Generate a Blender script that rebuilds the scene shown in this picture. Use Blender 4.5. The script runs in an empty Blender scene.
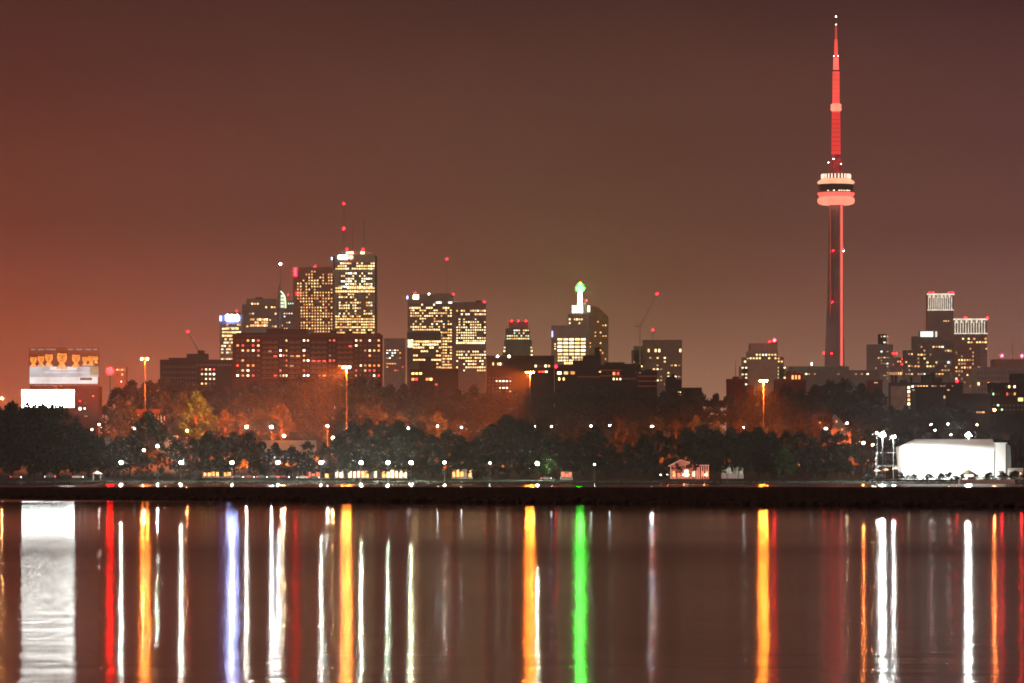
import bpy, bmesh, math, random
from mathutils import Vector, Matrix, noise
R = math.radians
SC = bpy.context.scene
C = SC.collection

# ------------------------------------------------------------------ camera, world, sun, exposure
F, HZ, CX, CH = 4944.0, 477.0, 512.0, 3.0      # focal length in pixels, horizon row, centre column, eye height over the lake
cam = bpy.data.cameras.new('camera')
co = bpy.data.objects.new('camera', cam); C.objects.link(co)
co.location = (0, 0, CH); co.rotation_euler = (R(90), 0, 0)
cam.sensor_width = 36.0; cam.lens = F / 1024 * 36.0
cam.shift_y = (HZ - 341.5) / 1024
cam.clip_start = 1.0; cam.clip_end = 40000
SC.camera = co
SC.render.resolution_x = 1024; SC.render.resolution_y = 683

world = bpy.data.worlds.new('World'); SC.world = world; world.use_nodes = True
nt = world.node_tree; nt.nodes.clear()
N = nt.nodes.new; L = nt.links.new
def wmath(op, a, b=None, clamp=False):
    n = N('ShaderNodeMath'); n.operation = op; n.use_clamp = clamp
    for i, v in enumerate((a, b)):
        if v is None: continue
        if isinstance(v, (int, float)): n.inputs[i].default_value = v
        else: L(v, n.inputs[i])
    return n.outputs[0]
tc = N('ShaderNodeTexCoord'); sp = N('ShaderNodeSeparateXYZ'); L(tc.outputs['Generated'], sp.inputs[0])
def wramp(fac, stops):
    n = N('ShaderNodeValToRGB'); e = n.color_ramp.elements
    while len(e) < len(stops): e.new(0.5)
    for k, (p, c) in enumerate(stops): e[k].position = p; e[k].color = (*c, 1)
    L(fac, n.inputs[0]); return n.outputs[0]
elev = wmath('MULTIPLY', wmath('MAXIMUM', sp.outputs[2], 0.0), 4.0, True)         # sin(elevation) * 4
left = wramp(elev, [(0, (1.15, .20, .06)), (.10, (.48, .084, .032)), (.20, (.20, .038, .020)), (.38, (.080, .019, .0145)), (1, (.035, .012, .010))])
mid = wramp(elev, [(0, (.62, .33, .19)), (.06, (.45, .22, .125)), (.16, (.18, .068, .038)), (.38, (.061, .020, .0165)), (1, (.040, .018, .016))])
right = wramp(elev, [(0, (.50, .27, .19)), (.08, (.33, .15, .11)), (.20, (.145, .052, .045)), (.38, (.057, .0185, .0195)), (1, (.040, .018, .017))])
az = wmath('DIVIDE', sp.outputs[0], wmath('MAXIMUM', wmath('ABSOLUTE', sp.outputs[1]), 0.05))
fl = wmath('ADD', wmath('MULTIPLY', az, 9.0), 0.96, True)       # 0 at the far left, 1 near the middle
fr = wmath('MULTIPLY', wmath('SUBTRACT', az, 0.03), 14.0, True)
def wmix(f, a, b):
    n = N('ShaderNodeMix'); n.data_type = 'RGBA'
    L(f, n.inputs[0]); L(a, n.inputs[6]); L(b, n.inputs[7]); return n.outputs[2]
back = wramp(elev, [(0, (1.15, .54, .36)), (.5, (.85, .40, .27)), (1, (.24, .11, .085))])      # extra glow behind the camera, added to fill the facing facades
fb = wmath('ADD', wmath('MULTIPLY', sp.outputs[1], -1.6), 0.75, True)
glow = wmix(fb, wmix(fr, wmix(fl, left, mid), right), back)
cn = N('ShaderNodeTexNoise'); cn.inputs['Scale'].default_value = 14; cn.inputs['Detail'].default_value = 5
cm_ = N('ShaderNodeMapping'); cm_.inputs['Scale'].default_value = (.6, .6, 2.4); L(tc.outputs['Generated'], cm_.inputs[0]); L(cm_.outputs[0], cn.inputs['Vector'])
cr_ = N('ShaderNodeMapRange'); cr_.inputs[1].default_value = .3; cr_.inputs[2].default_value = .7; cr_.inputs[3].default_value = .88; cr_.inputs[4].default_value = 1.12; L(cn.outputs[0], cr_.inputs[0])
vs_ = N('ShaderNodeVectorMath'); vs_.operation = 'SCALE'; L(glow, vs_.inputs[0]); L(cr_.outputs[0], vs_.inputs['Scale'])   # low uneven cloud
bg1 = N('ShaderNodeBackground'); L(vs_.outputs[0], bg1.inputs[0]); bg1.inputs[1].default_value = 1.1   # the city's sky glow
sky = N('ShaderNodeTexSky'); sky.sky_type = 'NISHITA'; sky.sun_disc = False
sky.sun_elevation = R(-4); sky.sun_rotation = R(300)
bg2 = N('ShaderNodeBackground'); L(sky.outputs[0], bg2.inputs[0]); bg2.inputs[1].default_value = 0.01   # the last of the dusk
ad = N('ShaderNodeAddShader'); L(bg1.outputs[0], ad.inputs[0]); L(bg2.outputs[0], ad.inputs[1])
wo = N('ShaderNodeOutputWorld'); L(ad.outputs[0], wo.inputs[0])

sun = bpy.data.lights.new('moonlight', 'SUN'); sun.energy = 0.012; sun.angle = R(0.5); sun.color = (1, .95, .88)
so = bpy.data.objects.new('moonlight', sun); C.objects.link(so); so.rotation_euler = (R(60), 0, R(-35)); so.location = (0, -50, 300)

SC.view_settings.view_transform = 'Standard'; SC.view_settings.look = 'None'
SC.view_settings.exposure = 0.0; SC.view_settings.gamma = 1.0; SC.view_settings.use_curve_mapping = False
cy = SC.cycles
cy.use_denoising = True
try: cy.denoiser = 'OPENIMAGEDENOISE'
except Exception: pass
cy.max_bounces = 4; cy.diffuse_bounces = 1; cy.glossy_bounces = 3; cy.transmission_bounces = 1; cy.volume_bounces = 0
cy.caustics_reflective = False; cy.caustics_refractive = False
cy.sample_clamp_indirect = 3.0; cy.use_light_tree = True; cy.use_adaptive_sampling = False
cy.pixel_filter_type = 'BLACKMAN_HARRIS'; cy.filter_width = 1.75

# ------------------------------------------------------------------ helpers
def W(px, py, Y): return Vector(((px - CX) * Y / F, Y, CH - (py - HZ) * Y / F))
def PX(px, Y): return (px - CX) * Y / F
def PZ(py, Y): return CH - (py - HZ) * Y / F
_G = [(-400, -4), (2050, -4), (2118, -.6), (2136, .5), (2150, 1.1), (2230, 1.8), (2400, 6), (2480, 9), (2560, 16), (2650, 24), (2750, 28), (3300, 30), (4200, 12), (14500, 12)]
def gz(Y):
    for (a, za), (b, zb) in zip(_G, _G[1:]):
        if Y <= b: return za + (zb - za) * (Y - a) / (b - a)
    return _G[-1][1]
def tag(o, label=None, cat=None, group=None, kind=None):
    if label: o['label'] = label
    if cat: o['category'] = cat
    if group: o['group'] = group
    if kind: o['kind'] = kind
    return o
def empty(name, loc, label=None, cat=None, group=None):
    o = bpy.data.objects.new(name, None); C.objects.link(o); o.location = loc
    return tag(o, label, cat, group)

MATS = {}
def mat(key, col, rough=.8, var=.35, scale=.3, spec=.3, metal=0.0, col2=None, brick=None, bump=0.0, objrand=0.0):
    if key in MATS: return MATS[key]
    m = bpy.data.materials.new(key); m.use_nodes = True; t = m.node_tree
    b = t.nodes['Principled BSDF']; b.inputs['Roughness'].default_value = rough
    b.inputs['Specular IOR Level'].default_value = spec; b.inputs['Metallic'].default_value = metal
    tcn = t.nodes.new('ShaderNodeTexCoord')
    nz = t.nodes.new('ShaderNodeTexNoise'); nz.inputs['Scale'].default_value = scale; nz.inputs['Detail'].default_value = 5
    t.links.new(tcn.outputs['Object'], nz.inputs['Vector'])
    cr = t.nodes.new('ShaderNodeValToRGB'); e = cr.color_ramp.elements
    c2 = col2 or tuple(c * (1 + var) for c in col)
    e[0].position = .3; e[0].color = (*[c * (1 - var) for c in col], 1); e[1].position = .7; e[1].color = (*c2, 1)
    t.links.new(nz.outputs[0], cr.inputs[0]); out = cr.outputs[0]
    if brick:
        bk = t.nodes.new('ShaderNodeTexBrick'); bk.inputs['Scale'].default_value = brick
        bk.inputs['Mortar'].default_value = (*[c * .6 for c in col], 1)
        t.links.new(out, bk.inputs['Color1']); bk.inputs['Color2'].default_value = (*[c * .8 for c in col], 1)
        t.links.new(tcn.outputs['Object'], bk.inputs['Vector']); out = bk.outputs[0]
    if objrand:
        oi = t.nodes.new('ShaderNodeObjectInfo'); hs = t.nodes.new('ShaderNodeHueSaturation')
        mr = t.nodes.new('ShaderNodeMapRange'); mr.inputs[3].default_value = 1 - objrand; mr.inputs[4].default_value = 1 + objrand
        t.links.new(oi.outputs['Random'], mr.inputs[0]); t.links.new(mr.outputs[0], hs.inputs['Value'])
        t.links.new(out, hs.inputs['Color']); out = hs.outputs[0]
    t.links.new(out, b.inputs['Base Color'])
    if bump:
        bp = t.nodes.new('ShaderNodeBump'); bp.inputs['Strength'].default_value = bump; bp.inputs['Distance'].default_value = .3
        t.links.new(nz.outputs[0], bp.inputs['Height']); t.links.new(bp.outputs[0], b.inputs['Normal'])
    MATS[key] = m; return m
def emit(key, col, strength, sample=True, var=0.0, scale=1.0):
    """something that gives off light; var adds a little unevenness (curtains, lamps inside)"""
    if key in MATS: return MATS[key]
    m = bpy.data.materials.new(key); m.use_nodes = True; t = m.node_tree
    b = t.nodes['Principled BSDF']; b.inputs['Base Color'].default_value = (.012, .012, .012, 1); b.inputs['Roughness'].default_value = .5
    b.inputs['Emission Color'].default_value = (*col, 1); b.inputs['Emission Strength'].default_value = strength
    if var:
        tcn = t.nodes.new('ShaderNodeTexCoord'); oi = t.nodes.new('ShaderNodeObjectInfo')
        ad_ = t.nodes.new('ShaderNodeVectorMath'); t.links.new(tcn.outputs['Object'], ad_.inputs[0]); t.links.new(oi.outputs['Location'], ad_.inputs[1])
        nz = t.nodes.new('ShaderNodeTexNoise'); nz.inputs['Scale'].default_value = scale; nz.inputs['Detail'].default_value = 2
        t.links.new(ad_.outputs[0], nz.inputs['Vector'])
        mr = t.nodes.new('ShaderNodeMapRange'); mr.inputs[1].default_value = .3; mr.inputs[2].default_value = .7
        mr.inputs[3].default_value = strength * (1 - var); mr.inputs[4].default_value = strength * (1 + var)
        t.links.new(nz.outputs[0], mr.inputs[0]); t.links.new(mr.outputs[0], b.inputs['Emission Strength'])
    m.cycles.emission_sampling = 'FRONT' if sample else 'NONE'
    MATS[key] = m; return m

def bx(bm, x0, x1, y0, y1, z0, z1):
    v = [bm.verts.new(p) for p in ((x0,y0,z0),(x1,y0,z0),(x1,y1,z0),(x0,y1,z0),(x0,y0,z1),(x1,y0,z1),(x1,y1,z1),(x0,y1,z1))]
    for f in ((0,3,2,1),(4,5,6,7),(0,1,5,4),(1,2,6,5),(2,3,7,6),(3,0,4,7)): bm.faces.new([v[i] for i in f])
def tube(bm, a, b, ra, rb, n=8):
    a, b = Vector(a), Vector(b); d = (b - a).normalized()
    u = d.orthogonal().normalized(); w = d.cross(u)
    ring = lambda p, r: [bm.verts.new(p + (u * math.cos(2*math.pi*k/n) + w * math.sin(2*math.pi*k/n)) * r) for k in range(n)]
    p, q = ring(a, ra), ring(b, rb)
    for k in range(n): bm.faces.new((p[k], p[(k+1)%n], q[(k+1)%n], q[k]))
    bm.faces.new(p[::-1]); bm.faces.new(q)
def lathe(bm, prof, n=32, c=(0, 0)):
    """profile of (radius, z) from bottom to top"""
    rings = [[bm.verts.new((c[0] + r*math.cos(2*math.pi*k/n), c[1] + r*math.sin(2*math.pi*k/n), z)) for k in range(n)] for r, z in prof]
    for p, q in zip(rings, rings[1:]):
        for k in range(n): bm.faces.new((p[k], p[(k+1)%n], q[(k+1)%n], q[k]))
    bm.faces.new(rings[0][::-1]); bm.faces.new(rings[-1])
def ball(bm, c, r, sub=1, sz=1.0):
    bmesh.ops.create_icosphere(bm, subdivisions=sub, radius=r, matrix=Matrix.Translation(c) @ Matrix.Diagonal((1, 1, sz, 1)))
def prism(bm, pts, y0, y1):
    """outline of (x, z) points, counter-clockwise seen from the lake, pushed back from y0 to y1"""
    a = [bm.verts.new((x, y0, z)) for x, z in pts]; b = [bm.verts.new((x, y1, z)) for x, z in pts]
    bm.faces.new(a); bm.faces.new(b[::-1]); n = len(pts)
    for k in range(n): bm.faces.new((a[k], b[k], b[(k+1)%n], a[(k+1)%n]))
def mesh(name, bm, m, smooth=False):
    bmesh.ops.recalc_face_normals(bm, faces=bm.faces)
    me = bpy.data.meshes.new(name); bm.to_mesh(me); bm.free(); me.materials.append(m)
    if smooth:
        for p in me.polygons: p.use_smooth = True
    return me
def obj(name, bm, m, parent=None, smooth=False):
    me = bm if isinstance(bm, bpy.types.Mesh) else mesh(name, bm, m, smooth)
    o = bpy.data.objects.new(name, me); C.objects.link(o)
    if parent: o.parent = parent
    return o
def part(name, parent, m, fn, smooth=False):
    bm = bmesh.new(); fn(bm); return obj(name, bm, m, parent, smooth)
def dup(root, loc, label=None):
    r = root.copy(); C.objects.link(r); r.location = loc
    if label: r['label'] = label
    for ch in list(root.children):
        c = ch.copy(); C.objects.link(c); c.parent = r
        for g in list(ch.children):
            d = g.copy(); C.objects.link(d); d.parent = c
    return r
ORD = ['first', 'second', 'third', 'fourth', 'fifth', 'sixth', 'seventh', 'eighth', 'ninth', 'tenth', 'eleventh', 'twelfth', 'thirteenth', 'fourteenth']

# ------------------------------------------------------------------ the setting: lake, ground, haze
def grid(name, xs, ys, zf, m):
    bm = bmesh.new(); rows = [[bm.verts.new((x, y, zf(x, y))) for x in xs] for y in ys]
    for a, b in zip(rows, rows[1:]):
        for k in range(len(xs) - 1): bm.faces.new((a[k], a[k+1], b[k+1], b[k]))
    return obj(name, bm, m, smooth=True)
ground_m = mat('dark_grass_and_soil', (.014, .016, .010), .95, .5, .08, .05)
xs = [-9500, -4000, -1500] + [x * 40 for x in range(-20, 21)] + [1500, 4000, 9500]
ys = [-350, 500, 1500, 2050, 2100, 2118, 2128, 2136, 2143, 2150, 2165, 2190, 2230, 2280, 2340, 2400, 2440, 2480, 2520, 2560, 2605, 2650, 2700, 2750, 2900, 3100, 3300, 3700, 4200, 6000, 9000, 14500]
def hgt(x, y):
    h = gz(y)
    if 2125 < y < 3400: h += (noise.noise((x * .012, y * .02, 3)) ) * min(1.2, max(0, (y - 2128) / 60))
    return h
tag(grid('ground', xs, ys, hgt, ground_m), kind='structure')

wm = bpy.data.materials.new('lake_water'); wm.use_nodes = True; t = wm.node_tree
b = t.nodes['Principled BSDF']; b.inputs['Base Color'].default_value = (.012, .011, .010, 1); b.inputs['IOR'].default_value = 1.333
geo = t.nodes.new('ShaderNodeNewGeometry'); sx = t.nodes.new('ShaderNodeSeparateXYZ'); t.links.new(geo.outputs['Position'], sx.inputs[0])
def tn(kind, **kw):
    n = t.nodes.new(kind)
    for k, v in kw.items(): setattr(n, k, v)
    return n
rr = tn('ShaderNodeMapRange'); rr.inputs[1].default_value = 0; rr.inputs[2].default_value = 640
t.links.new(sx.outputs[1], rr.inputs[0])
rough = tn('ShaderNodeValToRGB'); e = rough.color_ramp.elements     # wind ruffles the open water, the lee of the breakwater lies calm
stops = [(0, .11), (.17, .11), (.26, .12), (.31, .145), (.37, .11), (.54, .07), (.70, .042), (.9, .03), (1, .10)]
while len(e) < len(stops): e.new(.5)
for k, (p, v) in enumerate(stops): e[k].position = p; e[k].color = (v, v, v, 1)
pn = tn('ShaderNodeTexNoise'); pn.inputs['Scale'].default_value = 1; pn.inputs['Detail'].default_value = 3
mp = tn('ShaderNodeMapping'); mp.inputs['Scale'].default_value = (.07, .016, 1)
t.links.new(geo.outputs['Position'], mp.inputs[0]); t.links.new(mp.outputs[0], pn.inputs['Vector'])
pm = tn('ShaderNodeMapRange'); pm.inputs[1].default_value = .3; pm.inputs[2].default_value = .7; pm.inputs[3].default_value = .90; pm.inputs[4].default_value = 1.10
t.links.new(pn.outputs[0], pm.inputs[0]); t.links.new(rr.outputs[0], rough.inputs[0])
mu = tn('ShaderNodeMath', operation='MULTIPLY'); t.links.new(rough.outputs[0], mu.inputs[0]); t.links.new(pm.outputs[0], mu.inputs[1])
t.links.new(mu.outputs[0], b.inputs['Roughness'])
b.inputs['Anisotropic'].default_value = .75
tg = tn('ShaderNodeCombineXYZ'); tg.inputs[1].default_value = 1.0; t.links.new(tg.outputs[0], b.inputs['Tangent'])   # crests run along the shore
hts = None
for sc_, amp in (((.20, .30, 1), .034), ((.5, .8, 1), .010), ((1.6, 1.1, 1), .007), ((5.0, 2.2, 1), .0008)):
    mpp = tn('ShaderNodeMapping'); mpp.inputs['Scale'].default_value = sc_; t.links.new(geo.outputs['Position'], mpp.inputs[0])
    nn = tn('ShaderNodeTexNoise'); nn.inputs['Scale'].default_value = 1; nn.inputs['Detail'].default_value = 2; t.links.new(mpp.outputs[0], nn.inputs['Vector'])
    ml = tn('ShaderNodeMath', operation='MULTIPLY'); ml.inputs[1].default_value = amp; t.links.new(nn.outputs[0], ml.inputs[0])
    if hts is None: hts = ml.outputs[0]
    else:
        aa = tn('ShaderNodeMath', operation='ADD'); t.links.new(hts, aa.inputs[0]); t.links.new(ml.outputs[0], aa.inputs[1]); hts = aa.outputs[0]
fade = tn('ShaderNodeMapRange'); fade.inputs[1].default_value = 210; fade.inputs[2].default_value = 460; fade.inputs[3].default_value = 1.0; fade.inputs[4].default_value = .12
t.links.new(sx.outputs[1], fade.inputs[0])
bp = tn('ShaderNodeBump'); bp.inputs['Distance'].default_value = 1.0; t.links.new(hts, bp.inputs['Height']); t.links.new(fade.outputs[0], bp.inputs['Strength'])
t.links.new(bp.outputs[0], b.inputs['Normal'])
tag(grid('lake_water', [-9400, -800, -100, 0, 100, 800, 9400], [-340, 0, 300, 600, 1400, 2134], lambda x, y: 0.0, wm), kind='structure')

hm = bpy.data.materials.new('night_haze'); hm.use_nodes = True; t = hm.node_tree
t.nodes.clear(); ov = t.nodes.new('ShaderNodeOutputMaterial'); pv = t.nodes.new('ShaderNodeVolumePrincipled')
pv.inputs['Color'].default_value = (.93, .93, .94, 1); pv.inputs['Density'].default_value = 4.8e-5; pv.inputs['Anisotropy'].default_value = .68
t.links.new(pv.outputs[0], ov.inputs['Volume'])
bm = bmesh.new(); bx(bm, -9600, 9600, -380, 14600, -6, 600)
tag(obj('haze', bm, hm), kind='stuff')

# ------------------------------------------------------------------ breakwater
stone = mat('wet_stone', (.026, .022, .020), .7, .45, .9, .3, bump=.4)
P0, P1 = Vector((-71.5 - 122.5*.9, 690 + 196*.9, 0)), Vector((51 + 122.5*.8, 494 - 196*.8, 0))
bd = (P1 - P0); bl = bd.length; bd.normalize(); bn = Vector((-bd.y, bd.x, 0))
if bn.y < 0: bn = -bn
bw = empty('breakwater', P0, 'long low dark stone breakwater crossing the lake in front of the shore', 'breakwater')
rnd = random.Random(5)
def top_at(p): return CH - 10.0 * p.y / F
bm = bmesh.new(); s = 0.0
while s < bl:
    ln = 8.0; a = bd * s; q = bd * min(bl, s + ln - .05)
    zt = top_at(P0 + a) + rnd.uniform(-.03, .03)
    vs = []
    for p in (a, q):
        for off, z in ((.9, -1.2), (1.0, zt - .25), (1.15, zt), (4.2, zt + .01), (4.5, -1.2)):
            vs.append(bm.verts.new(p + bn * off + Vector((0, 0, z))))
    for k in range(4): bm.faces.new((vs[k], vs[k+1], vs[6+k], vs[5+k]))
    bm.faces.new(vs[0:5]); bm.faces.new(vs[5:10]); s += ln
obj('concrete_cap', bm, stone, bw)
bm = bmesh.new()
for k in range(900):
    p = bd * rnd.uniform(0, bl) + bn * rnd.uniform(-.6, 1.0); r = rnd.uniform(.25, .6)
    n0 = len(bm.verts)
    res = bmesh.ops.create_icosphere(bm, subdivisions=1, radius=r, matrix=Matrix.Translation(p + Vector((0, 0, rnd.uniform(-.1, .45)))) @ Matrix.Rotation(rnd.uniform(0, 6), 4, 'Z') @ Matrix.Diagonal((1.2, .9, .75, 1)))
    for v in res['verts']: v.co += Vector((rnd.uniform(-1, 1), rnd.uniform(-1, 1), rnd.uniform(-1, 1))) * r * .18
o = obj('armour_rock', bm, stone, bw); o['kind'] = 'stuff'

# ------------------------------------------------------------------ light colours
WIN = {'warm': ((1.0, .58, .22), 1.9), 'gold': ((1.0, .70, .25), 2.4), 'cream': ((1.0, .82, .50), 2.6), 'orange': ((1.0, .38, .11), 1.7),
       'white': ((.92, 1.0, .92), 4.5), 'cool': ((.70, .95, 1.0), 3.0), 'red': ((1.0, .08, .06), 1.6), 'dim': ((1.0, .50, .24), .7), 'green': ((.62, 1.0, .62), 1.6)}
def win_mat(k): return emit('window_light_' + k, WIN[k][0], WIN[k][1] * 1.15, False, .45, .35)
glass = mat('dark_window_glass', (.13, .115, .11), .3, .3, .2, .5)
_unit = {}
def unit_window(k):
    if k not in _unit:
        bm = bmesh.new(); bx(bm, -.5, .5, -.5, .5, -.5, .5); _unit[k] = mesh('window', bm, glass if k == 'dark' else win_mat(k))
    return _unit[k]
red_beacon = emit('red_beacon_light', (1, .003, .008), 60, False)
def beacon(parent, px, py, Y, r=.9, m=None, name='aviation_light'):
    p = W(px, py, Y) - parent.location
    o = part(name, parent, m or red_beacon, lambda bm: ball(bm, p, r, 1), True)
    part('beacon_mount', o, F_['black'], lambda bm: lathe(bm, [(.25, p.z - r - 1.6), (.25, p.z - r*1.05 - .25), (r*1.7, p.z - r*1.05 - .2), (r*1.7, p.z - r*1.05), (.1, p.z - r*.98)], 10, (p.x, p.y)))  # stalk with an added plate that keeps beacon light off the roof
    return o

# facades
F_ = {
 'concrete': mat('pale_concrete', (.42, .40, .38), .85, .2, .15), 'brown': mat('brown_precast_panels', (.30, .24, .21), .85, .2, .15),
 'brick': mat('red_brick', (.23, .045, .024), .9, .25, .3, .1, brick=1.2), 'darkbrick': mat('dark_brown_brick', (.045, .022, .016), .9, .25, .3, .1, brick=1.2),
 'granite': mat('red_granite', (.36, .18, .14), .7, .2, .15), 'marble': mat('white_marble_panels', (.48, .45, .41), .7, .15, .1),
 'black': mat('black_steel_cladding', (.035, .033, .032), .5, .3, .1), 'green': mat('green_grey_precast', (.20, .215, .20), .8, .2, .15),
 'slate': mat('grey_violet_glass_wall', (.30, .27, .30), .45, .2, .1), 'copper': mat('green_copper_roof', (.16, .26, .2), .7, .3, .2),
 'tar': mat('dark_roof_felt', (.035, .032, .03), .95, .3, .3, .1), 'steel': mat('galvanised_steel', (.30, .30, .30), .5, .2, 1, .5, .6),
 'white': mat('white_painted_metal', (.70, .70, .68), .6, .1, .3), 'pale': mat('pale_render', (.45, .42, .38), .9, .15, .2)}

def building(name, label, Y, x0, x1, yt, fac, depth=28, roof=(), wins=(), ledge=0, lights=(), cat='building', group=None, seed=1, steps=(), dark=True, outline=None, zb=None):
    """front wall at distance Y between photo columns x0..x1 and up to row yt; roof: plant boxes (x0,x1,ytop);
       wins: (x0,x1,y0,y1, cols, rows, lit share, colours, fill x, fill y); steps: lower wings (x0,x1,ytop)"""
    rn = random.Random(seed); xm = (x0 + x1) / 2; zb = gz(Y) - 1.0 if zb is None else zb
    root = empty(name, (PX(xm, Y), Y, zb), label, cat, group)
    X = lambda px: (px - xm) * Y / F
    Z = lambda py: PZ(py, Y) - zb
    bm = bmesh.new()
    if outline: prism(bm, [(X(a), Z(b) if b is not None else 0) for a, b in outline], 0, depth)
    else:
        bx(bm, X(x0), X(x1), 0, depth, 0, Z(yt))
        pw = .5                                                     # parapet rim
        for a, b_, c, d in ((X(x0)-.1, X(x1)+.1, -.1, pw), (X(x0)-.1, X(x1)+.1, depth-pw, depth+.1), (X(x0)-.1, X(x0)+pw, pw, depth-pw), (X(x1)-pw, X(x1)+.1, pw, depth-pw)):
            bx(bm, a, b_, c, d, Z(yt)-.6, Z(yt) + .9)
    if ledge:
        n = int((Z(yt)) / ledge)
        for k in range(1, n): bx(bm, X(x0)-.15, X(x1)+.15, -.25, depth+.25, Z(yt) - k*ledge - .25, Z(yt) - k*ledge)
    obj('wall', bm, fac, root)
    for a, b_, c in steps:
        part('wing', root, fac, lambda bm: bx(bm, X(a), X(b_), 2, depth-2, 0, Z(c)))
    for i, r in enumerate(roof):
        a, b_, c = r[:3]; fm = r[3] if len(r) > 3 else F_['tar']
        base = Z(yt) - 1.2 if not outline else Z(yt) - 14
        part('roof_plant', root, fm, lambda bm: bx(bm, X(a), X(b_), depth*.25 + .07*i, depth*.75 + .07*i, base, Z(c)))
    allw = []
    for wi, w in enumerate(wins):
        a, b_, c, d, nx, ny, p, cols, fx, fy = w[:10]; face = w[10] if len(w) > 10 else 0
        cw, rh = (X(b_) - X(a)) / nx, (Z(c) - Z(d)) / ny
        for j in range(ny):
            rowp = p * rn.uniform(.45, 1.45) if p < .97 else 1
            run = 0
            for i in range(nx):
                lit = rn.random() < rowp
                if run > 0: lit = True; run -= 1
                elif lit and rn.random() < .25: run = rn.randint(1, 3)
                k = rn.choice(cols) if lit else 'dark'
                if not lit and not dark: continue
                allw.append((k, X(a) + (i + .5)*cw, Z(c) - (j + .5)*rh, cw*fx*.88, rh*fy*.88, -.02 - .001*wi - face))
    allw.sort(key=lambda q: (q[0] == 'dark', -q[3]*q[4]))
    for k, x, z, sx_, sz_, yy in allw[:100]:
        o = obj('window', unit_window(k), None, root); o.location = (x, yy, z); o.scale = (sx_, .24, sz_)
    rest = {}
    for q in allw[100:]: rest.setdefault(q[0], []).append(q)
    if rest:
        bm = bmesh.new(); ms = list(rest); fi = []
        for k in ms:
            for _, x, z, sx_, sz_, yy in rest[k]:
                bx(bm, x - sx_/2, x + sx_/2, yy - .12, yy + .12, z - sz_/2, z + sz_/2); fi += [ms.index(k)] * 6
        me = bpy.data.meshes.new('window_grid'); bm.to_mesh(me); bm.free()
        for k in ms: me.materials.append(glass if k == 'dark' else win_mat(k))
        me.polygons.foreach_set('material_index', fi)
        o = obj('window_grid', me, None, root); o['kind'] = 'stuff'
    for l in lights: beacon(root, l[0], l[1], Y - .5 if len(l) < 4 else Y + l[3], l[2] if len(l) > 2 else 1.0)
    root['_x'] = xm
    del root['_x']
    return root
def panel(root, name, px0, px1, py0, py1, Y, m, th=.5):
    """a lit sign or screen standing 0.3 m off the wall it is fixed to"""
    a, b_ = W(px0, py1, Y), W(px1, py0, Y); l = root.location
    return part(name, root, m, lambda bm: bx(bm, a.x - l.x, b_.x - l.x, -.3 - th, -.3, a.z - l.z, b_.z - l.z))
def mast(root, name, px, py0, py1, Y, r0, r1, m=None, back=6):
    a, b_ = W(px, py1, Y) - root.location, W(px, py0, Y) - root.location; a.y += back; b_.y += back
    return part(name, root, m or F_['steel'], lambda bm: tube(bm, a, b_, r0, r1, 6))
WC, WO = ['warm', 'gold', 'cream', 'warm'], ['orange', 'warm', 'orange', 'warm', 'dim']

# ------------------------------------------------------------------ downtown towers, seen through the haze
T = building('office_tower', 'slim office tower with a glowing blue white sign and banded lit floors', 6500, 219.5, 242, 315, F_['concrete'], 30, roof=[(228, 240, 312.5)],
    wins=[(224, 241, 323, 330, 8, 2, .6, ['orange', 'warm'], .8, .55), (222, 241, 327, 341, 8, 4, .75, ['gold', 'cream', 'warm'], .95, .55), (221, 241, 341, 374, 8, 10, .5, ['warm', 'gold', 'cream', 'dim'], .9, .5)], lights=[(236.5, 311, .9)], seed=3)
panel(T, 'sign', 226.5, 238, 314.8, 320.5, 6500, emit('blue_sign_light', (.33, .44, 1.0), 200))
panel(T, 'sign', 219.8, 221.6, 316, 321, 6500, emit('blue_edge_light', (.10, .22, 1.0), 20))
T = building('office_tower', 'dim stepped tower with a few lit floors between blue sign tower and curved glass tower', 6800, 242, 277.5, 305, F_['brown'], 40, roof=[(246, 276, 298.5, F_['brown']), (255, 262, 297)],
    wins=[(248, 276, 302, 309, 10, 2, .35, ['cream', 'gold', 'orange'], .7, .5), (246, 277, 312, 328, 11, 5, .14, ['warm', 'dim'], .7, .5), (250, 268, 318, 327, 8, 3, .65, ['orange', 'cream', 'warm'], .85, .7)], seed=8, dark=False)
T = building('glass_tower', 'narrow dark tower with a curved glass fin lit green white', 7000, 277.5, 294, 303, F_['slate'], 30,
    outline=[(277.5, None), (294, None), (294, 301), (286.5, 301), (285.8, 296), (283.5, 291.5), (280, 287.5), (279.3, 283), (278.6, 287), (277.5, 300)],
    wins=[(287.5, 296, 302, 305, 4, 1, .8, ['green', 'cream'], .6, .5), (281, 293, 312, 330, 5, 6, .15, ['cream', 'warm'], .5, .4)], seed=5, dark=False)
l = T.location
def fin(bm):
    pts = [(280.3, 291), (282.6, 293), (284.8, 297), (285.5, 303), (285.5, 308)]
    for (a, b_), (c, d) in zip(pts, pts[1:]): tube(bm, W(a, b_, 7000) - l - Vector((0, .5, 0)), W(c, d, 7000) - l - Vector((0, .5, 0)), 1.0, 1.0, 5)
part('lit_curved_rib', T, emit('fin_light', (.85, 1, .6), 2.2, False), fin)
for k in range(4):
    panel(T, 'lit_glass_bay', 280.2, 284.2, 295 + k*3.4, 297.4 + k*3.4, 7000, emit('fin_bay_light', (.9, 1, .62), 1.5, False))
T = empty('radio_mast', (PX(280.3, 6400), 6400, gz(6400)), 'thin mast with a single white light above the curved glass tower', 'mast')
mast(T, 'pole', 280.3, 266, 470, 6400, 1.0, .35, back=0); beacon(T, 280.3, 264, 6400, 1.7, emit('white_beacon', (.85, .92, 1), 60), 'beacon_light')
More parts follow.
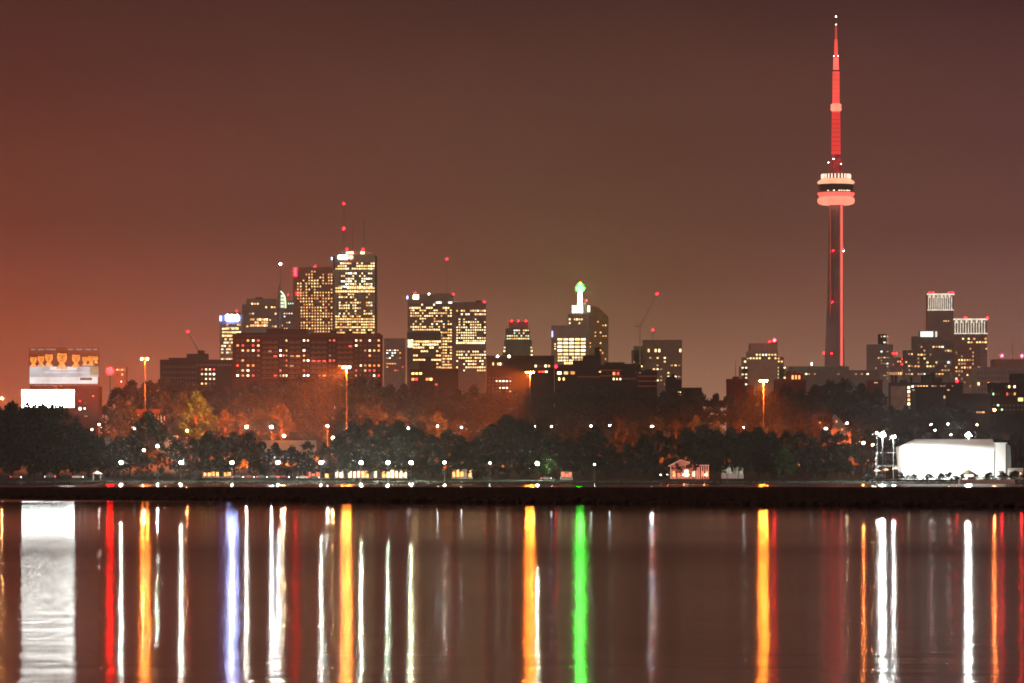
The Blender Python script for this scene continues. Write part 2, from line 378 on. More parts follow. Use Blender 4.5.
T = building('office_tower', 'red granite tower with a regular grid of small orange windows', 6900, 293, 333.5, 269, F_['granite'], 45,
    steps=[(330, 334, 280)], roof=[(300, 331, 266.5, F_['granite'])],
    wins=[(296.5, 333, 270, 279, 13, 3, .4, ['orange', 'warm'], .52, .55), (296.5, 333, 279, 303, 13, 8, .62, ['orange', 'warm', 'orange', 'warm', 'gold'], .52, .5),
          (300, 333, 303, 336, 12, 11, .72, ['orange', 'warm', 'orange', 'gold'], .52, .5)], lights=[(315, 266.5, 1.2), (297, 294, 1.3), (299.5, 293.6, 1.1), (288, 295, 1.0)], seed=11)
panel(T, 'sign', 294, 296.6, 268, 276, 6900, emit('red_sign_light', (1, .004, .007), 60))
# the tallest bank tower
T = building('office_tower', 'tallest white office tower with notched corners, bright rows of windows and twin antennas', 7000, 333.3, 376.5, 255.5, F_['marble'], 50, roof=[(338, 374, 250, F_['marble'])],
    wins=[(335.2, 374.8, 262, 270, 17, 3, .9, ['warm', 'gold', 'cream'], .82, .6), (338.5, 372.5, 272, 288, 15, 6, .55, ['gold', 'cream', 'warm', 'white'], .72, .58),
          (335.2, 374.8, 286.5, 293, 17, 2, .8, ['cream', 'gold', 'warm'], .85, .6), (338.5, 372.5, 293, 315, 15, 8, .42, ['warm', 'gold', 'orange', 'cream'], .72, .55), (335.2, 374.8, 315, 334, 17, 7, .95, ['warm', 'gold', 'orange', 'gold'], .85, .52)],
    lights=[(347, 249.3, 1.3), (363, 249.3, 1.3)], seed=21)
for a in (333.3, 375.0):
    a0, a1 = W(a, 334, 7000), W(a + 1.5, 256, 7000); l = T.location
    part('corner_notch', T, F_['black'], lambda bm: bx(bm, a0.x - l.x, a1.x - l.x, -.22, 2, a0.z - l.z, a1.z - l.z))
panel(T, 'sign', 338.3, 347.6, 255.2, 259, 7000, emit('white_sign_light', (.95, .97, 1), 14)); l = T.location
c = W(351, 257.2, 7000) - l
part('round_emblem', T, emit('red_emblem_light', (1, .12, .08), 14), lambda bm: tube(bm, c + Vector((0, -.9, 0)), c + Vector((0, -.3, 0)), 3.0, 3.0, 16))
panel(T, 'sign', 331.2, 332.4, 257, 260, 7000, emit('white_edge_light', (.5, .6, 1), 6))
for a, b_ in ((346, 353.5), (360.5, 364.5)): panel(T, 'roof_floodlight', a, b_, 251.8, 254, 7000, emit('roof_flood_light', (1, .9, .5), 4, False))
mast(T, 'antenna', 343.8, 204, 250, 7000, 1.3, .7); mast(T, 'antenna', 364, 217, 250, 7000, 1.5, .8); mast(T, 'antenna', 352.5, 226, 250, 7000, .5, .3, emit('dim_red_mast_paint', (.5, .08, .05), .25, False))  # the thin antenna's dim red is light put into its material as emission
beacon(T, 343.8, 203.6, 7005, 1.5); beacon(T, 343.8, 228.7, 7004, 2.1)
building('office_tower', 'dim distant block with a few scattered lights beside the brick apartment block', 6200, 384, 405, 339, F_['brown'], 30,
    wins=[(386, 404, 349, 362, 7, 5, .3, ['orange', 'warm', 'cool', 'cream'], .7, .4), (386, 404, 362, 372, 7, 3, .25, ['orange', 'red'], .7, .4)], seed=4, dark=False)
T = building('office_tower', 'wide dark steel tower with broken rows of gold windows, left of its twin', 6600, 407.5, 453, 296, F_['brown'], 45, roof=[(412, 450, 293, F_['brown'])],
    wins=[(409, 452, 303, 309.5, 18, 2, .35, ['cream', 'gold', 'warm'], .8, .6), (410, 452, 309, 331, 18, 8, .42, ['warm', 'gold', 'orange', 'cream'], .75, .55), (440, 452, 331, 372, 5, 14, .7, ['warm', 'gold', 'orange'], .85, .5)],
    lights=[(415, 293.2, 1.3), (453.5, 294, 1.0)], seed=32)
panel(T, 'sign', 413.2, 418.4, 294.8, 299, 6600, emit('warm_sign_light', (1, .75, .45), 16)); panel(T, 'sign', 406.8, 408, 296, 299, 6600, MATS['white_edge_light'])
for a, b_ in ((436, 441.5), (448.5, 461)): panel(T, 'roof_lamp', a, b_, 301.8, 303.4, 6600, emit('roof_strip_light', (.95, 1, .75), 3.2, False))
beacon(T, 429, 294, 6600, 1.2, emit('cool_beacon', (.7, 1, .9), 25))
building('office_block', 'lower black topped block with very bright gold floors before the wide steel tower', 6300, 407, 441, 333, F_['black'], 40,
    wins=[(407.6, 413, 339, 348, 3, 3, 1, ['gold', 'cream'], .95, .7), (408, 441, 340, 349, 14, 3, .85, ['gold', 'cream', 'warm'], .92, .66), (413, 441, 349, 362, 11, 3, .65, ['gold', 'warm', 'cream'], .9, .42), (414, 441, 362, 376, 11, 4, .55, ['orange', 'warm', 'gold'], .85, .5)], seed=14, dark=False)
T = building('office_tower', 'narrower dark steel tower with gold window columns, right of its wide twin', 6500, 452, 486, 302.5, F_['brown'], 40, roof=[(476, 482, 300)],
    wins=[(456, 486, 309, 316, 13, 2, .42, ['warm', 'orange', 'cream'], .8, .5), (456, 486, 318, 342, 13, 9, .58, ['warm', 'gold', 'cream'], .7, .52), (456, 485, 341, 344.6, 13, 1, .97, ['gold', 'cream'], .95, .6), (456, 486, 350, 372, 13, 7, .62, ['warm', 'gold', 'cream'], .75, .5)],
    lights=[(484.5, 302, 1.2)], seed=52)
T = empty('radio_mast', (PX(447, 6900), 6900, gz(6900)), 'thin dim mast with a red tip light above the twin steel towers', 'mast')
mast(T, 'pole', 447, 260, 470, 6900, .8, .3, back=0); beacon(T, 447, 258.8, 6900, 1.4)
T = building('office_tower', 'stepped greenish tower with gold floors and three red lights on top', 6450, 505.5, 530, 329, F_['green'], 35, steps=[(502.5, 533.5, 350), (504, 532, 340)], roof=[(509, 528, 321.5, F_['green'])],
    wins=[(506.5, 529.5, 329, 340, 10, 4, .55, ['gold', 'cream', 'warm', 'green'], .7, .5), (503.5, 532.5, 340, 349, 12, 3, .5, ['gold', 'warm', 'green', 'cream'], .7, .5, -1.9), (503, 533, 349, 357, 12, 2, .75, ['gold', 'cream', 'warm'], .8, .55, -1.9)],
    lights=[(511.5, 321, 1.1), (518.5, 321, 1.1), (526, 321, 1.1)], seed=13, dark=False)
# hotel with the gold windows and the green crowned tower
T = building('hotel', 'broad hotel block with a grid of bright gold framed windows', 6300, 551.5, 587, 326, F_['concrete'], 40,
    wins=[(557, 586, 337.5, 356, 5, 5, 1, ['gold', 'gold', 'cream'], .9, .62), (557.5, 586, 356, 362, 10, 2, .9, ['gold', 'cream', 'warm'], .85, .6), (564, 582, 361.5, 368, 8, 2, .9, ['gold', 'cream'], .9, .7), (554, 556.2, 338, 350, 1, 5, .9, ['gold', 'warm'], .8, .5)], seed=6, dark=False)
panel(T, 'sign', 551.6, 552.9, 331, 337, 6300, emit('violet_sign_light', (.28, .30, 1), 5))
for k in range(1, 5):
    a0 = W(557 + k*5.8 - .35, 362, 6300); a1 = W(557 + k*5.8 + .35, 337, 6300); l = T.location
    part('pier', T, F_['concrete'], lambda bm: bx(bm, a0.x - l.x, a1.x - l.x, -.6, .3, a0.z - l.z, a1.z - l.z))
T = building('crown_tower', 'tower whose white crown carries a glowing green and white lantern spire', 6600, 568, 589, 314.5, F_['concrete'], 35, roof=[(571.5, 583.5, 304.8, F_['pale']), (584.5, 588.5, 301, F_['brown'])],
    wins=[(568.5, 583, 317.5, 325, 6, 2, .6, ['cream', 'gold', 'warm'], .7, .5)], lights=[(586.3, 300.6, 1.3)], seed=7, dark=False)
l = T.location
for j in range(2):
    for k in range(3): panel(T, 'crown_window', 572.2 + k*3.8, 575.2 + k*3.8, 305.8 + j*4, 309 + j*4, 6607, emit('crown_window_light', (1, 1, .75), 4.5, False))
panel(T, 'crown_window', 587.6, 589.8, 306, 312, 6607, MATS['crown_window_light'])
green_m = emit('green_lantern_light', (.0036, 1.0, .0042), 260)
sc_ = 6600 / F; cxx = PX(580.3, 6600) - l.x; Zc = lambda y: PZ(y, 6600) - l.z
part('lantern_shaft', T, emit('lantern_shaft_light', (.70, 1, .75), 24), lambda bm: lathe(bm, [(3.0, Zc(305)), (2.7, Zc(296)), (2.4, Zc(291))], 10, (cxx, 12)), True)
part('lantern', T, green_m, lambda bm: lathe(bm, [(2.4, Zc(291.6)), (5.2, Zc(290)), (6.2, Zc(287.7)), (4.4, Zc(285.8)), (2.4, Zc(285.2)), (3.4, Zc(283.8)), (1.2, Zc(282.6))], 12, (cxx, 12)), True)
beacon(T, 580.3, 282.3, 6612, 1.0)
building('office_tower', 'dim brown tower with a sloping roof behind the green lit spire', 7000, 586, 608.5, 318, F_['granite'], 40, outline=[(586, None), (608.5, None), (608.5, 317), (599, 307.5), (592, 305.5), (586, 309)],
    wins=[(589, 607, 320, 352, 7, 9, .05, ['orange', 'warm'], .6, .4), (587, 607, 350, 362, 7, 2, .3, ['warm', 'orange'], .5, .4)], seed=9, dark=False)
T = building('construction_tower', 'hazy half built tower with scattered lights below the tilted crane', 6600, 643, 682, 340.5, F_['brown'], 40, steps=[(632, 682, 350), (634, 644, 346)],
    wins=[(640, 682, 348, 353, 12, 1, .55, ['gold', 'cream', 'warm'], .6, .7), (645, 681, 356, 386, 10, 8, .24, ['warm', 'dim', 'dim', 'cream'], .6, .45), (633, 643, 360, 385, 4, 6, .2, ['dim', 'gold'], .6, .45, -1.9)], seed=17, dark=False, lights=[(653, 330, 1.3, 20)])
mast(T, 'pole', 653, 331, 341, 6600, .6, .5, back=20)
T = empty('tower_crane', (PX(640, 6600), 6560, gz(6560)), 'luffing tower crane with its jib tilted up and a red light at the tip', 'crane'); l = T.location
def lattice(bm, a, b_, w, n):
    a, b_ = Vector(a), Vector(b_); d = (b_ - a); up = Vector((0, 1, 0)); s_ = d.normalized().cross(up) * w; u_ = up * w
    cs = [s_ + u_, s_ - u_, -s_ - u_, -s_ + u_]
    for c_ in cs: tube(bm, a + c_, b_ + c_ * .5, .5, .4, 4)
    for k in range(n):
        p, q = a + d * k / n, a + d * (k + 1) / n
        for i in range(4): tube(bm, p + cs[i] * (1 - .5*k/n), q + cs[(i+1) % 4] * (1 - .5*(k+1)/n), .16, .16, 4)
cm = mat('crane_paint', (.75, .68, .55), .6, .1)
wc = lambda x, y: W(x, y, 6560) - l
part('tower_section', T, cm, lambda bm: lattice(bm, (wc(640, 470).x, 0, 0), wc(640, 327), 1.3, 30))
part('jib', T, cm, lambda bm: lattice(bm, wc(640, 326.5), wc(657, 294.5), 1.2, 14))
part('counter_jib', T, cm, lambda bm: bx(bm, wc(634.5, 0).x, wc(640.5, 0).x, -1.5, 1.5, wc(0, 327).z, wc(0, 325.3).z))
beacon(T, 657, 294, 6560, 1.4)
T = empty('tower_crane', (PX(198, 6900), 6900, gz(6900)), 'small faint crane with a red light left of the blue sign tower', 'crane'); l = T.location
wc = lambda x, y: W(x, y, 6900) - l
part('tower_section', T, cm, lambda bm: lattice(bm, (0, 0, 0), wc(198, 351), 1.1, 20)); part('jib', T, cm, lambda bm: lattice(bm, wc(198, 351), wc(188.2, 332.5), 1, 10)); beacon(T, 188, 331.8, 6900, 1.6)
# pale stepped apartment tower right of the crane
building('apartment_tower', 'pale stepped apartment tower with rounded floors behind the orange lamp mast', 5400, 748, 778, 352, F_['pale'], 40, steps=[(740.5, 787, 366), (743, 784, 357)], roof=[(750, 778, 343, F_['pale']), (773, 778, 342.5)],
    wins=[(749, 777, 353, 360, 9, 2, .6, ['cream', 'gold', 'warm'], .6, .5), (743.5, 783.5, 357, 366, 12, 3, .45, ['cream', 'gold', 'warm'], .6, .5, -1.9), (741, 786.5, 366, 386, 13, 6, .42, ['cream', 'gold', 'warm', 'cream'], .6, .45, -1.9)], lights=[(770, 341.6, .8)], seed=23, ledge=0)
beacon(bpy.data.objects['apartment_tower'], 774.5, 340.3, 5414, 1.6, emit('bright_red_beacon_light', (1, .004, .012), 300))
T = building('stadium_building', 'long low pale green building at the foot of the red spire tower', 5200, 789, 880, 371, F_['green'], 60, roof=[(790, 850, 366, F_['copper'])],
    wins=[(790, 878, 372, 376, 30, 1, .2, ['dim', 'cream'], .8, .4)], seed=25, dark=False, cat='building')
panel(T, 'roof_lamp', 811, 812.4, 362.5, 365.5, 5200, emit('cool_lamp_light', (.75, 1, .95), 7)); beacon(T, 824, 353.2, 5200, .9); beacon(T, 831.5, 353.6, 5200, .9)
# right hand cluster
building('apartment_tower', 'faint hazy apartment tower with a line of lights up its middle', 6900, 868, 893, 345, F_['slate'], 30, roof=[(879, 887, 334)],
    wins=[(880, 889, 335, 380, 3, 15, .42, ['dim', 'warm', 'dim', 'cool'], .6, .45), (869, 880, 346, 380, 4, 10, .1, ['dim', 'warm'], .6, .4)], seed=26, dark=False)
building('apartment_tower', 'hazy tower outlined in red lights beside the green grey tower', 6500, 891, 904, 358, F_['slate'], 30,
    wins=[(892, 904, 360, 372, 5, 4, .35, ['red', 'warm', 'red'], .5, .5), (889, 904, 371, 376, 7, 1, .8, ['dim', 'warm'], .6, .6)], lights=[(893, 353.5, 1.0), (896.5, 353.4, 1.0), (903, 359, .9), (902, 364.5, .8)], seed=27, dark=False)
crown_l = emit('crown_flood_light', (1, .86, .66), 1.25, False, .3, .2)  # floodlighting put into the crown parts as their own glow
def crown_tower(label, Y, x0, x1, yt, yb, seed, wins):
    T = building('crown_tower', label, Y, x0 + 1, x1 - 1, yt + 1, F_['slate'], 35, wins=wins, seed=seed, dark=False, group=None); l = T.location
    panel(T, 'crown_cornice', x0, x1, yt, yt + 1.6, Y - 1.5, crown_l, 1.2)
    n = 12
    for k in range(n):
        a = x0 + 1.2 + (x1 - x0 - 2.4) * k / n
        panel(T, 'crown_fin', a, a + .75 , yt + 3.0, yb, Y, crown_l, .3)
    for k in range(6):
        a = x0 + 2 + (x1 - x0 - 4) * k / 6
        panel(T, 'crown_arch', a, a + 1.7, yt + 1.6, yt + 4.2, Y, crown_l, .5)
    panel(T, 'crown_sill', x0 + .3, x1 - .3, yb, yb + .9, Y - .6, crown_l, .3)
    return T
T = crown_tower('tallest tower of the eastern cluster with a flood lit colonnade crown', 6700, 927, 954.5, 293.5, 309.5, 31, [(943, 954, 320, 322, 5, 1, .9, ['warm', 'cream'], .7, .5), (928, 952, 314, 345, 8, 8, .04, ['cream'], .4, .3)])
for x in (929.5, 933, 949, 952.8): beacon(T, x, 292.8, 6700, 1.1)
T = crown_tower('shorter purple grey tower whose flood lit crown has a wide flat cornice', 6400, 953.5, 988, 318.5, 333, 33, [(956, 987, 337, 344, 11, 2, .4, ['warm', 'orange', 'gold'], .75, .5), (975, 988, 344, 376, 4, 10, .2, ['warm', 'cream'], .6, .4)])
for x in (965.5, 987.5): beacon(T, x, 317.6, 6400, 1.3)
T = building('office_tower', 'green grey stepped tower with a glowing white rooftop box', 5600, 913.5, 942, 337, F_['green'], 30, steps=[(904.5, 930, 350), (940, 953, 340)], roof=[(920, 939.5, 330.5, F_['green'])],
    wins=[(914, 953, 341, 376, 13, 9, .26, ['warm', 'gold', 'dim', 'dim', 'orange', 'cool', 'dim'], .65, .45, 0), (905, 913.5, 352, 376, 3, 6, .4, ['dim', 'warm'], .6, .4, -1.9)], seed=35)
panel(T, 'lit_roof_box', 920.4, 933, 331.5, 336.8, 5600, emit('roof_box_light', (.86, 1, .9), 1.8, False)); panel(T, 'lit_roof_box', 935.2, 937, 331.5, 337, 5600, MATS['crown_flood_light'])
building('apartment_tower', 'plain brown tower dotted with warm windows in front of the wide cornice tower', 5500, 953.5, 980.5, 345, F_['brown'], 30,
    wins=[(955, 980, 347, 388, 9, 11, .22, ['warm', 'dim', 'orange', 'dim', 'gold'], .6, .5)], seed=36)
T = building('office_block', 'broad low hazy block with two red roof lights at the eastern edge', 5000, 976, 1060, 368, F_['slate'], 50, roof=[(994, 1060, 359, F_['brown'])],
    wins=[(977, 1024, 370, 392, 14, 4, .08, ['warm', 'gold', 'orange'], .7, .6)], seed=37)
beacon(T, 1002, 355.8, 5018, 1.4, MATS['bright_red_beacon_light']); beacon(T, 1022, 355.9, 5018, 1.5, MATS['bright_red_beacon_light'])
mast(T, 'antenna', 1013, 343, 360, 5000, .5, .3)
# ------------------------------------------------------------------ near dark blocks on the ridge
building('apartment_block', 'dark low apartment block with stacked rooftop boxes below the faint crane', 3150, 160, 233, 361, F_['darkbrick'], 25, roof=[(168, 187, 357.5), (186, 207, 353.5), (197, 203, 350)],
    wins=[(196, 232, 363, 367, 12, 1, .18, ['gold', 'cream'], .7, .6), (200, 216, 367, 386, 4, 4, .3, ['cream', 'white', 'red', 'warm'], .5, .4), (162, 197, 364, 386, 12, 4, .03, ['red', 'warm'], .5, .4)], seed=41)
BR = ['cream', 'warm', 'white', 'orange', 'red', 'orange', 'red', 'dim']
T = building('apartment_block', 'long red brick apartment block with balconies and scattered lit windows', 3000, 232.5, 382, 336, F_['brick'], 18, roof=[(236, 270, 332.5, F_['tar']), (266, 307, 328.5, F_['brick']), (310, 380, 333, F_['brick']), (330, 336, 330.5), (345, 352, 331), (366, 371, 330.5)],
    wins=[(235, 261, 338, 378, 5, 8, .5, BR, .5, .42), (279, 288, 338, 378, 3, 8, .38, BR, .55, .42), (302, 310, 338, 378, 2, 8, .34, BR, .55, .42), (328, 336, 338, 378, 2, 8, .4, BR, .55, .42), (354, 381, 338, 378, 6, 8, .36, BR, .5, .42), (262, 278, 339, 378, 3, 8, .12, ['red', 'dim', 'orange'], .7, .35), (289, 301, 339, 378, 2, 8, .12, ['red', 'dim', 'orange'], .7, .35), (311, 327, 339, 378, 3, 8, .12, ['red', 'dim', 'orange'], .7, .35), (337, 353, 339, 378, 3, 8, .12, ['red', 'dim', 'orange'], .7, .35)], seed=44, ledge=0)
bal = mat('balcony_panel', (.38, .10, .045), .85, .2, .5); l = T.location
for a, b_ in ((262, 278), (289, 301), (311, 327), (337, 353)):
    for j in range(8):
        q0, q1 = W(a, 343.6 + j*5.0, 3000), W(b_, 342.0 + j*5.0, 3000)
        part('balcony', T, bal, lambda bm: (bx(bm, q0.x - l.x, q1.x - l.x, -1.5, -1.35, q0.z - l.z, q1.z - l.z), bx(bm, q0.x - l.x, q1.x - l.x, -1.35, -.03, q0.z - l.z, q0.z - l.z + .16)))
building('apartment_block', 'small dark stepped block with two bright rows below the gold lit office block', 3100, 410, 458, 370.5, F_['darkbrick'], 20, roof=[(419, 436, 361), (425, 431, 357)],
    wins=[(411, 438, 372, 375, 7, 1, .8, ['gold', 'orange', 'cream'], .8, .8), (411, 440, 377.5, 381, 8, 1, .7, ['orange', 'gold', 'red'], .85, .8), (434, 456, 383, 386, 5, 1, .3, ['warm', 'red'], .6, .6)], seed=45, dark=False)
T = building('apartment_block', 'long dark flat topped block behind the third orange lamp mast', 3100, 486.5, 554, 357, F_['darkbrick'], 20, roof=[(501, 521, 355.5)],
    wins=[(492, 504, 362, 366, 5, 1, .45, ['warm', 'red', 'cream'], .7, .8), (534, 554, 364, 368, 6, 1, .35, ['orange', 'cream'], .7, .7), (538, 548, 370.5, 373, 3, 1, .9, ['cream', 'red', 'white'], .9, .9), (488, 512, 376, 393, 7, 5, .28, ['cream', 'warm', 'white'], .5, .4)], seed=46)
for x in (497.5, 509): beacon(T, x, 356.3, 3098, .75, emit('warm_bulb_light', (1, .85, .5), 40), 'roof_lamp')
T = building('apartment_block', 'dark terraced apartment block with a tall chimney and orange balconies', 3050, 555, 641, 366, F_['darkbrick'], 22, roof=[(583, 601, 355), (595, 600, 347), (605, 625, 362), (618, 636, 363.5), (573, 584, 360)],
    wins=[(556, 576, 371, 375, 3, 1, .95, ['orange', 'cream', 'warm'], .7, .8), (557, 566, 377, 381, 2, 1, .8, ['gold'], .45, .8), (594, 602, 370.5, 373, 2, 1, .7, ['warm', 'red'], .6, .6), (612, 620, 371, 376, 2, 1, .9, ['red', 'orange'], .7, .7), (612, 622, 377, 381, 3, 1, .65, ['cream', 'gold'], .5, .6)], seed=47, dark=False, lights=[(556, 366.5, .9)]); l = T.location
for a, b_, c in ((600, 622, 369.5), (600, 622, 375), (635, 640.5, 372), (577, 600, 376), (622, 640, 378)):
    q0, q1 = W(a, c + 1.5, 3050), W(b_, c, 3050); part('balcony', T, bal, lambda bm: bx(bm, q0.x - l.x, q1.x - l.x, -1.3, -.03, q0.z - l.z, q1.z - l.z))
T = building('apartment_block', 'dark rounded end block with curved orange balconies', 3000, 637, 657, 372, F_['darkbrick'], 18, roof=[(646, 652, 369)], wins=[(638, 642, 371.5, 374, 1, 1, .5, ['dim'], .5, .5)], seed=48, dark=False); l = T.location
for c in (375.5, 380.5, 385.5):
    q0, q1 = W(637.5, c + 1.4, 3000), W(656.5, c, 3000); part('balcony', T, bal, lambda bm: bx(bm, q0.x - l.x, q1.x - l.x, -1.5, -.03, q0.z - l.z, q1.z - l.z))
building('apartment_block', 'small black stepped roof block with one white window below the hazy half built tower', 2950, 666, 681.5, 381, F_['darkbrick'], 15, roof=[(667, 676, 376.5), (672, 674.5, 374)], steps=[(681, 702, 387.5)],
    wins=[(677, 682, 391, 396, 1, 2, .9, ['cream', 'red'], .6, .5)], seed=49, dark=False)
T = building('brick_house', 'brick rooftop blocks with two chimneys left of the fourth orange lamp mast', 2950, 727, 744, 380.5, F_['brick'], 12, roof=[(733, 739, 376.5, F_['brick'])], steps=[(741, 754, 385)], seed=50)
mast(T, 'antenna', 736, 360, 378, 2950, .3, .15)
building('brick_house', 'brick building with a crenellated orange lit top right of the fourth orange lamp mast', 2950, 775, 806, 381, F_['brick'], 14, roof=[(787, 803, 373, F_['brick']), (789, 791, 371.5, F_['brick']), (794, 796, 371.2, F_['brick']), (799, 801, 371.5, F_['brick'])],
    wins=[(791, 801, 374.5, 380, 3, 1, .8, ['dim', 'orange'], .6, .8)], seed=51)
building('brick_building', 'brick block with a pale roof edge rising behind the big dark hillside tree', 2950, 868, 882.5, 381, F_['brick'], 15, wins=[(874, 878, 382, 383.5, 2, 1, .9, ['cream'], .6, .5)], seed=53)
T = building('apartment_block', 'mid rise block with rooftop boxes and a column of lit stair windows', 2900, 891, 963, 384, F_['darkbrick'], 20, roof=[(902, 908, 380), (923, 931, 374.5), (933, 936, 372), (935, 943, 377.5), (893, 894, 375), (897, 898, 375), (912, 913, 377)],
    wins=[(907, 910.5, 385.5, 410, 1, 6, 1, ['warm', 'cream', 'dim'], .8, .7), (911, 914, 385, 388, 1, 1, 1, ['cool'], .7, .7), (914, 921, 391, 394.5, 3, 1, .9, ['red', 'orange'], .7, .8), (914, 954, 385, 387, 14, 1, .7, ['warm', 'dim'], .7, .5), (912, 950, 389, 391, 12, 1, .5, ['dim', 'orange'], .9, .5), (920, 950, 394, 400, 8, 1, .35, ['gold', 'warm', 'dim'], .5, .5)], seed=54, dark=False, lights=[(957, 381, .8)]); l = T.location
q0, q1 = W(890.8, 410, 2899), W(906.5, 386, 2899); part('side_panel', T, mat('tan_brick', (.34, .24, .17), .9, .2, .3), lambda bm: bx(bm, q0.x - l.x, q1.x - l.x, -.3, -.02, q0.z - l.z, q1.z - l.z))
building('apartment_block', 'dark block at the eastern edge with warm and teal windows and a tall stair head', 2850, 990.5, 1050, 384, F_['darkbrick'], 20, roof=[(1012, 1050, 373.5)],
    wins=[(1005, 1016, 385, 388.5, 4, 1, .9, ['gold', 'cream'], .8, .8), (992, 1000, 392, 396, 3, 1, .5, ['cool', 'green'], .6, .7), (1006, 1016, 392, 396, 4, 1, .8, ['red', 'orange'], .7, .8), (1017, 1024, 397, 402, 1, 1, 1, ['warm'], .8, .8), (992, 1024, 403, 412, 8, 2, .2, ['red', 'green', 'warm'], .6, .5)], seed=55)
building('brick_house', 'low brown house between the mid rise block and the eastern dark block', 2750, 960, 990, 395, F_['darkbrick'], 15, wins=[(976, 985, 411, 413.5, 3, 1, .9, ['orange', 'dim'], .9, .6)], seed=56, dark=False)

# ------------------------------------------------------------------ the tall communication tower
TY = 6000.0; k_ = TY / F; tx = 836.0; tz = 7.0
CN = empty('communication_tower', (PX(tx, TY), TY, tz), 'very tall red lit concrete tower with a round pod and needle antenna', 'tower')
Zt = lambda y: PZ(y, TY) - tz
redlit = emit('red_led_light', (1, .05, .045), 1.05, True, .12, .03); redstrong = emit('red_led_bright_light', (1, .10, .075), 2.3, True, .1, .05)  # mast and ring surfaces glow themselves, standing in for red floodlighting
pink = emit('pink_led_light', (1, .27, .17), 1.7, True, .1, .06); cream_l = emit('pod_cream_light', (1, .45, .26), 1.5, True, .2, .08)  # pod lighting put into its surfaces as emission
conc = mat('tower_concrete', (.42, .38, .42), .9, .12, .05)
def shaft(bm):
    lv = [(Zt(472), 30, 9), (Zt(440), 21, 7.5), (Zt(400), 16, 6.5), (Zt(365), 13.5, 6), (Zt(300), 10.5, 5.5), (Zt(205), 8.2, 5)]
    rings = []
    for z, rf, rc in lv:
        ring = []
        for s3 in range(3):
            a = R(-55 + 120 * s3); d = Vector((math.cos(a), math.sin(a), 0)); nrm = Vector((-d.y, d.x, 0)); w = 2.6
            i = Vector((math.cos(a + R(60)), math.sin(a + R(60)), 0)) * rc
            ring += [bm.verts.new(d*rf - nrm*w + Vector((0, 0, z))), bm.verts.new(d*rf + nrm*w + Vector((0, 0, z))), bm.verts.new(i + Vector((0, 0, z)))]
        rings.append(ring)
    for p, q in zip(rings, rings[1:]):
        for k in range(9): bm.faces.new((p[k], p[(k+1) % 9], q[(k+1) % 9], q[k]))
    bm.faces.new(rings[0][::-1]); bm.faces.new(rings[-1])
part('shaft', CN, conc, shaft)
ex = 4.7 * k_
part('lit_elevator_strip', CN, emit('elevator_strip_light', (1, .15, .11), 1.4, True, .06, .3), lambda bm: bx(bm, ex - 1.3, ex + 1.3, -16.5, -14.8, Zt(366), Zt(206)))
part('elevator_shaft', CN, conc, lambda bm: bx(bm, ex - 2.6, ex + 2.6, -14.8, -2, Zt(366), Zt(205.5)))
def dots(bm):
    for k in range(58): z = Zt(206 + k * 1.85); bx(bm, -7.9, -6.7, -9.0, -8.4, z - .7, z + .5)
part('lit_ladder_strip', CN, emit('dim_red_strip_light', (1, .14, .06), .55, False), dots)
part('ladder_rail', CN, conc, lambda bm: bx(bm, -8.1, -6.5, -8.4, -1.5, Zt(320), Zt(205.5)))
for y, x in ((250.7, 833.2), (302, 832.5)): beacon(CN, x, y, TY - 17, .9)
beacon(CN, 844, 251, TY - 17, .6, MATS['white_beacon'])
lz = lambda pr: [(r * k_, Zt(y)) for r, y in pr]
part('radome', CN, pink, lambda bm: lathe(bm, lz([(14, 205), (17.2, 204), (18.4, 202.5), (18.7, 200.8), (18.4, 199), (17.3, 197.6), (14, 197)]), 40), True)
part('lit_ring', CN, redstrong, lambda bm: lathe(bm, lz([(16.6, 196.9), (17.6, 195.8), (18.6, 193.6), (18.6, 193.0), (16, 192.6)]), 40), True)
part('pod_glazing', CN, mat('pod_dark_glass', (.05, .025, .025), .3, .3, .2, .5), lambda bm: lathe(bm, lz([(16.4, 192.6), (17.4, 190.5), (17.8, 187), (17.2, 184.4)]), 40))
def podlights(bm):
    for a in (-100, -84, -75, -66, -55, -45, -120): bx(bm, 17.7*k_*math.cos(R(a)) - .9, 17.7*k_*math.cos(R(a)) + .9, 17.7*k_*math.sin(R(a)) - .6, 17.7*k_*math.sin(R(a)) + .6, Zt(191.7), Zt(190.9))
part('pod_window_light', CN, win_mat('cream'), podlights)
part('upper_deck', CN, cream_l, lambda bm: lathe(bm, lz([(17.2, 184.3), (18.6, 183.2), (18.6, 181.8), (15.5, 179.6), (12, 178.6)]), 40), True)
def ribs(bm):
    for k in range(26):
        a = 2 * math.pi * k / 26; x, y = 14.2*k_*math.cos(a), 14.2*k_*math.sin(a)
        bx(bm, x - .95, x + .95, y - .7, y + .7, Zt(178.6), Zt(174.2))
part('crown_ribs', CN, emit('rib_light', (1, .68, .5), 1.9, False), ribs)
part('pod_roof', CN, mat('pod_roof_dark', (.10, .04, .04), .8, .2, .1), lambda bm: lathe(bm, lz([(13, 178.6), (13.2, 176.6), (9, 174.6), (6, 173.8)]), 32))
def legs(bm):
    for s_ in range(3):
        a = R(30 + 120 * s_); tube(bm, (6.5*k_*math.cos(a), 6.5*k_*math.sin(a), Zt(173.8)), (3*k_*math.cos(a), 3*k_*math.sin(a), Zt(153)), 2.0, 1.6, 6)
    tube(bm, (0, 0, Zt(173.8)), (0, 0, Zt(153)), 3.4, 3.6, 8)
part('mast_base', CN, emit('dim_red_led_light', (.8, .05, .05), .45, False, .6, .15), legs)  # red floodlight on the legs given as dim emission
for x, y in ((828.5, 162.5), (841, 164), (833.5, 159)): beacon(CN, x, y, TY - 9, .8, emit('small_white_lamp', (1, .9, .9), 14))
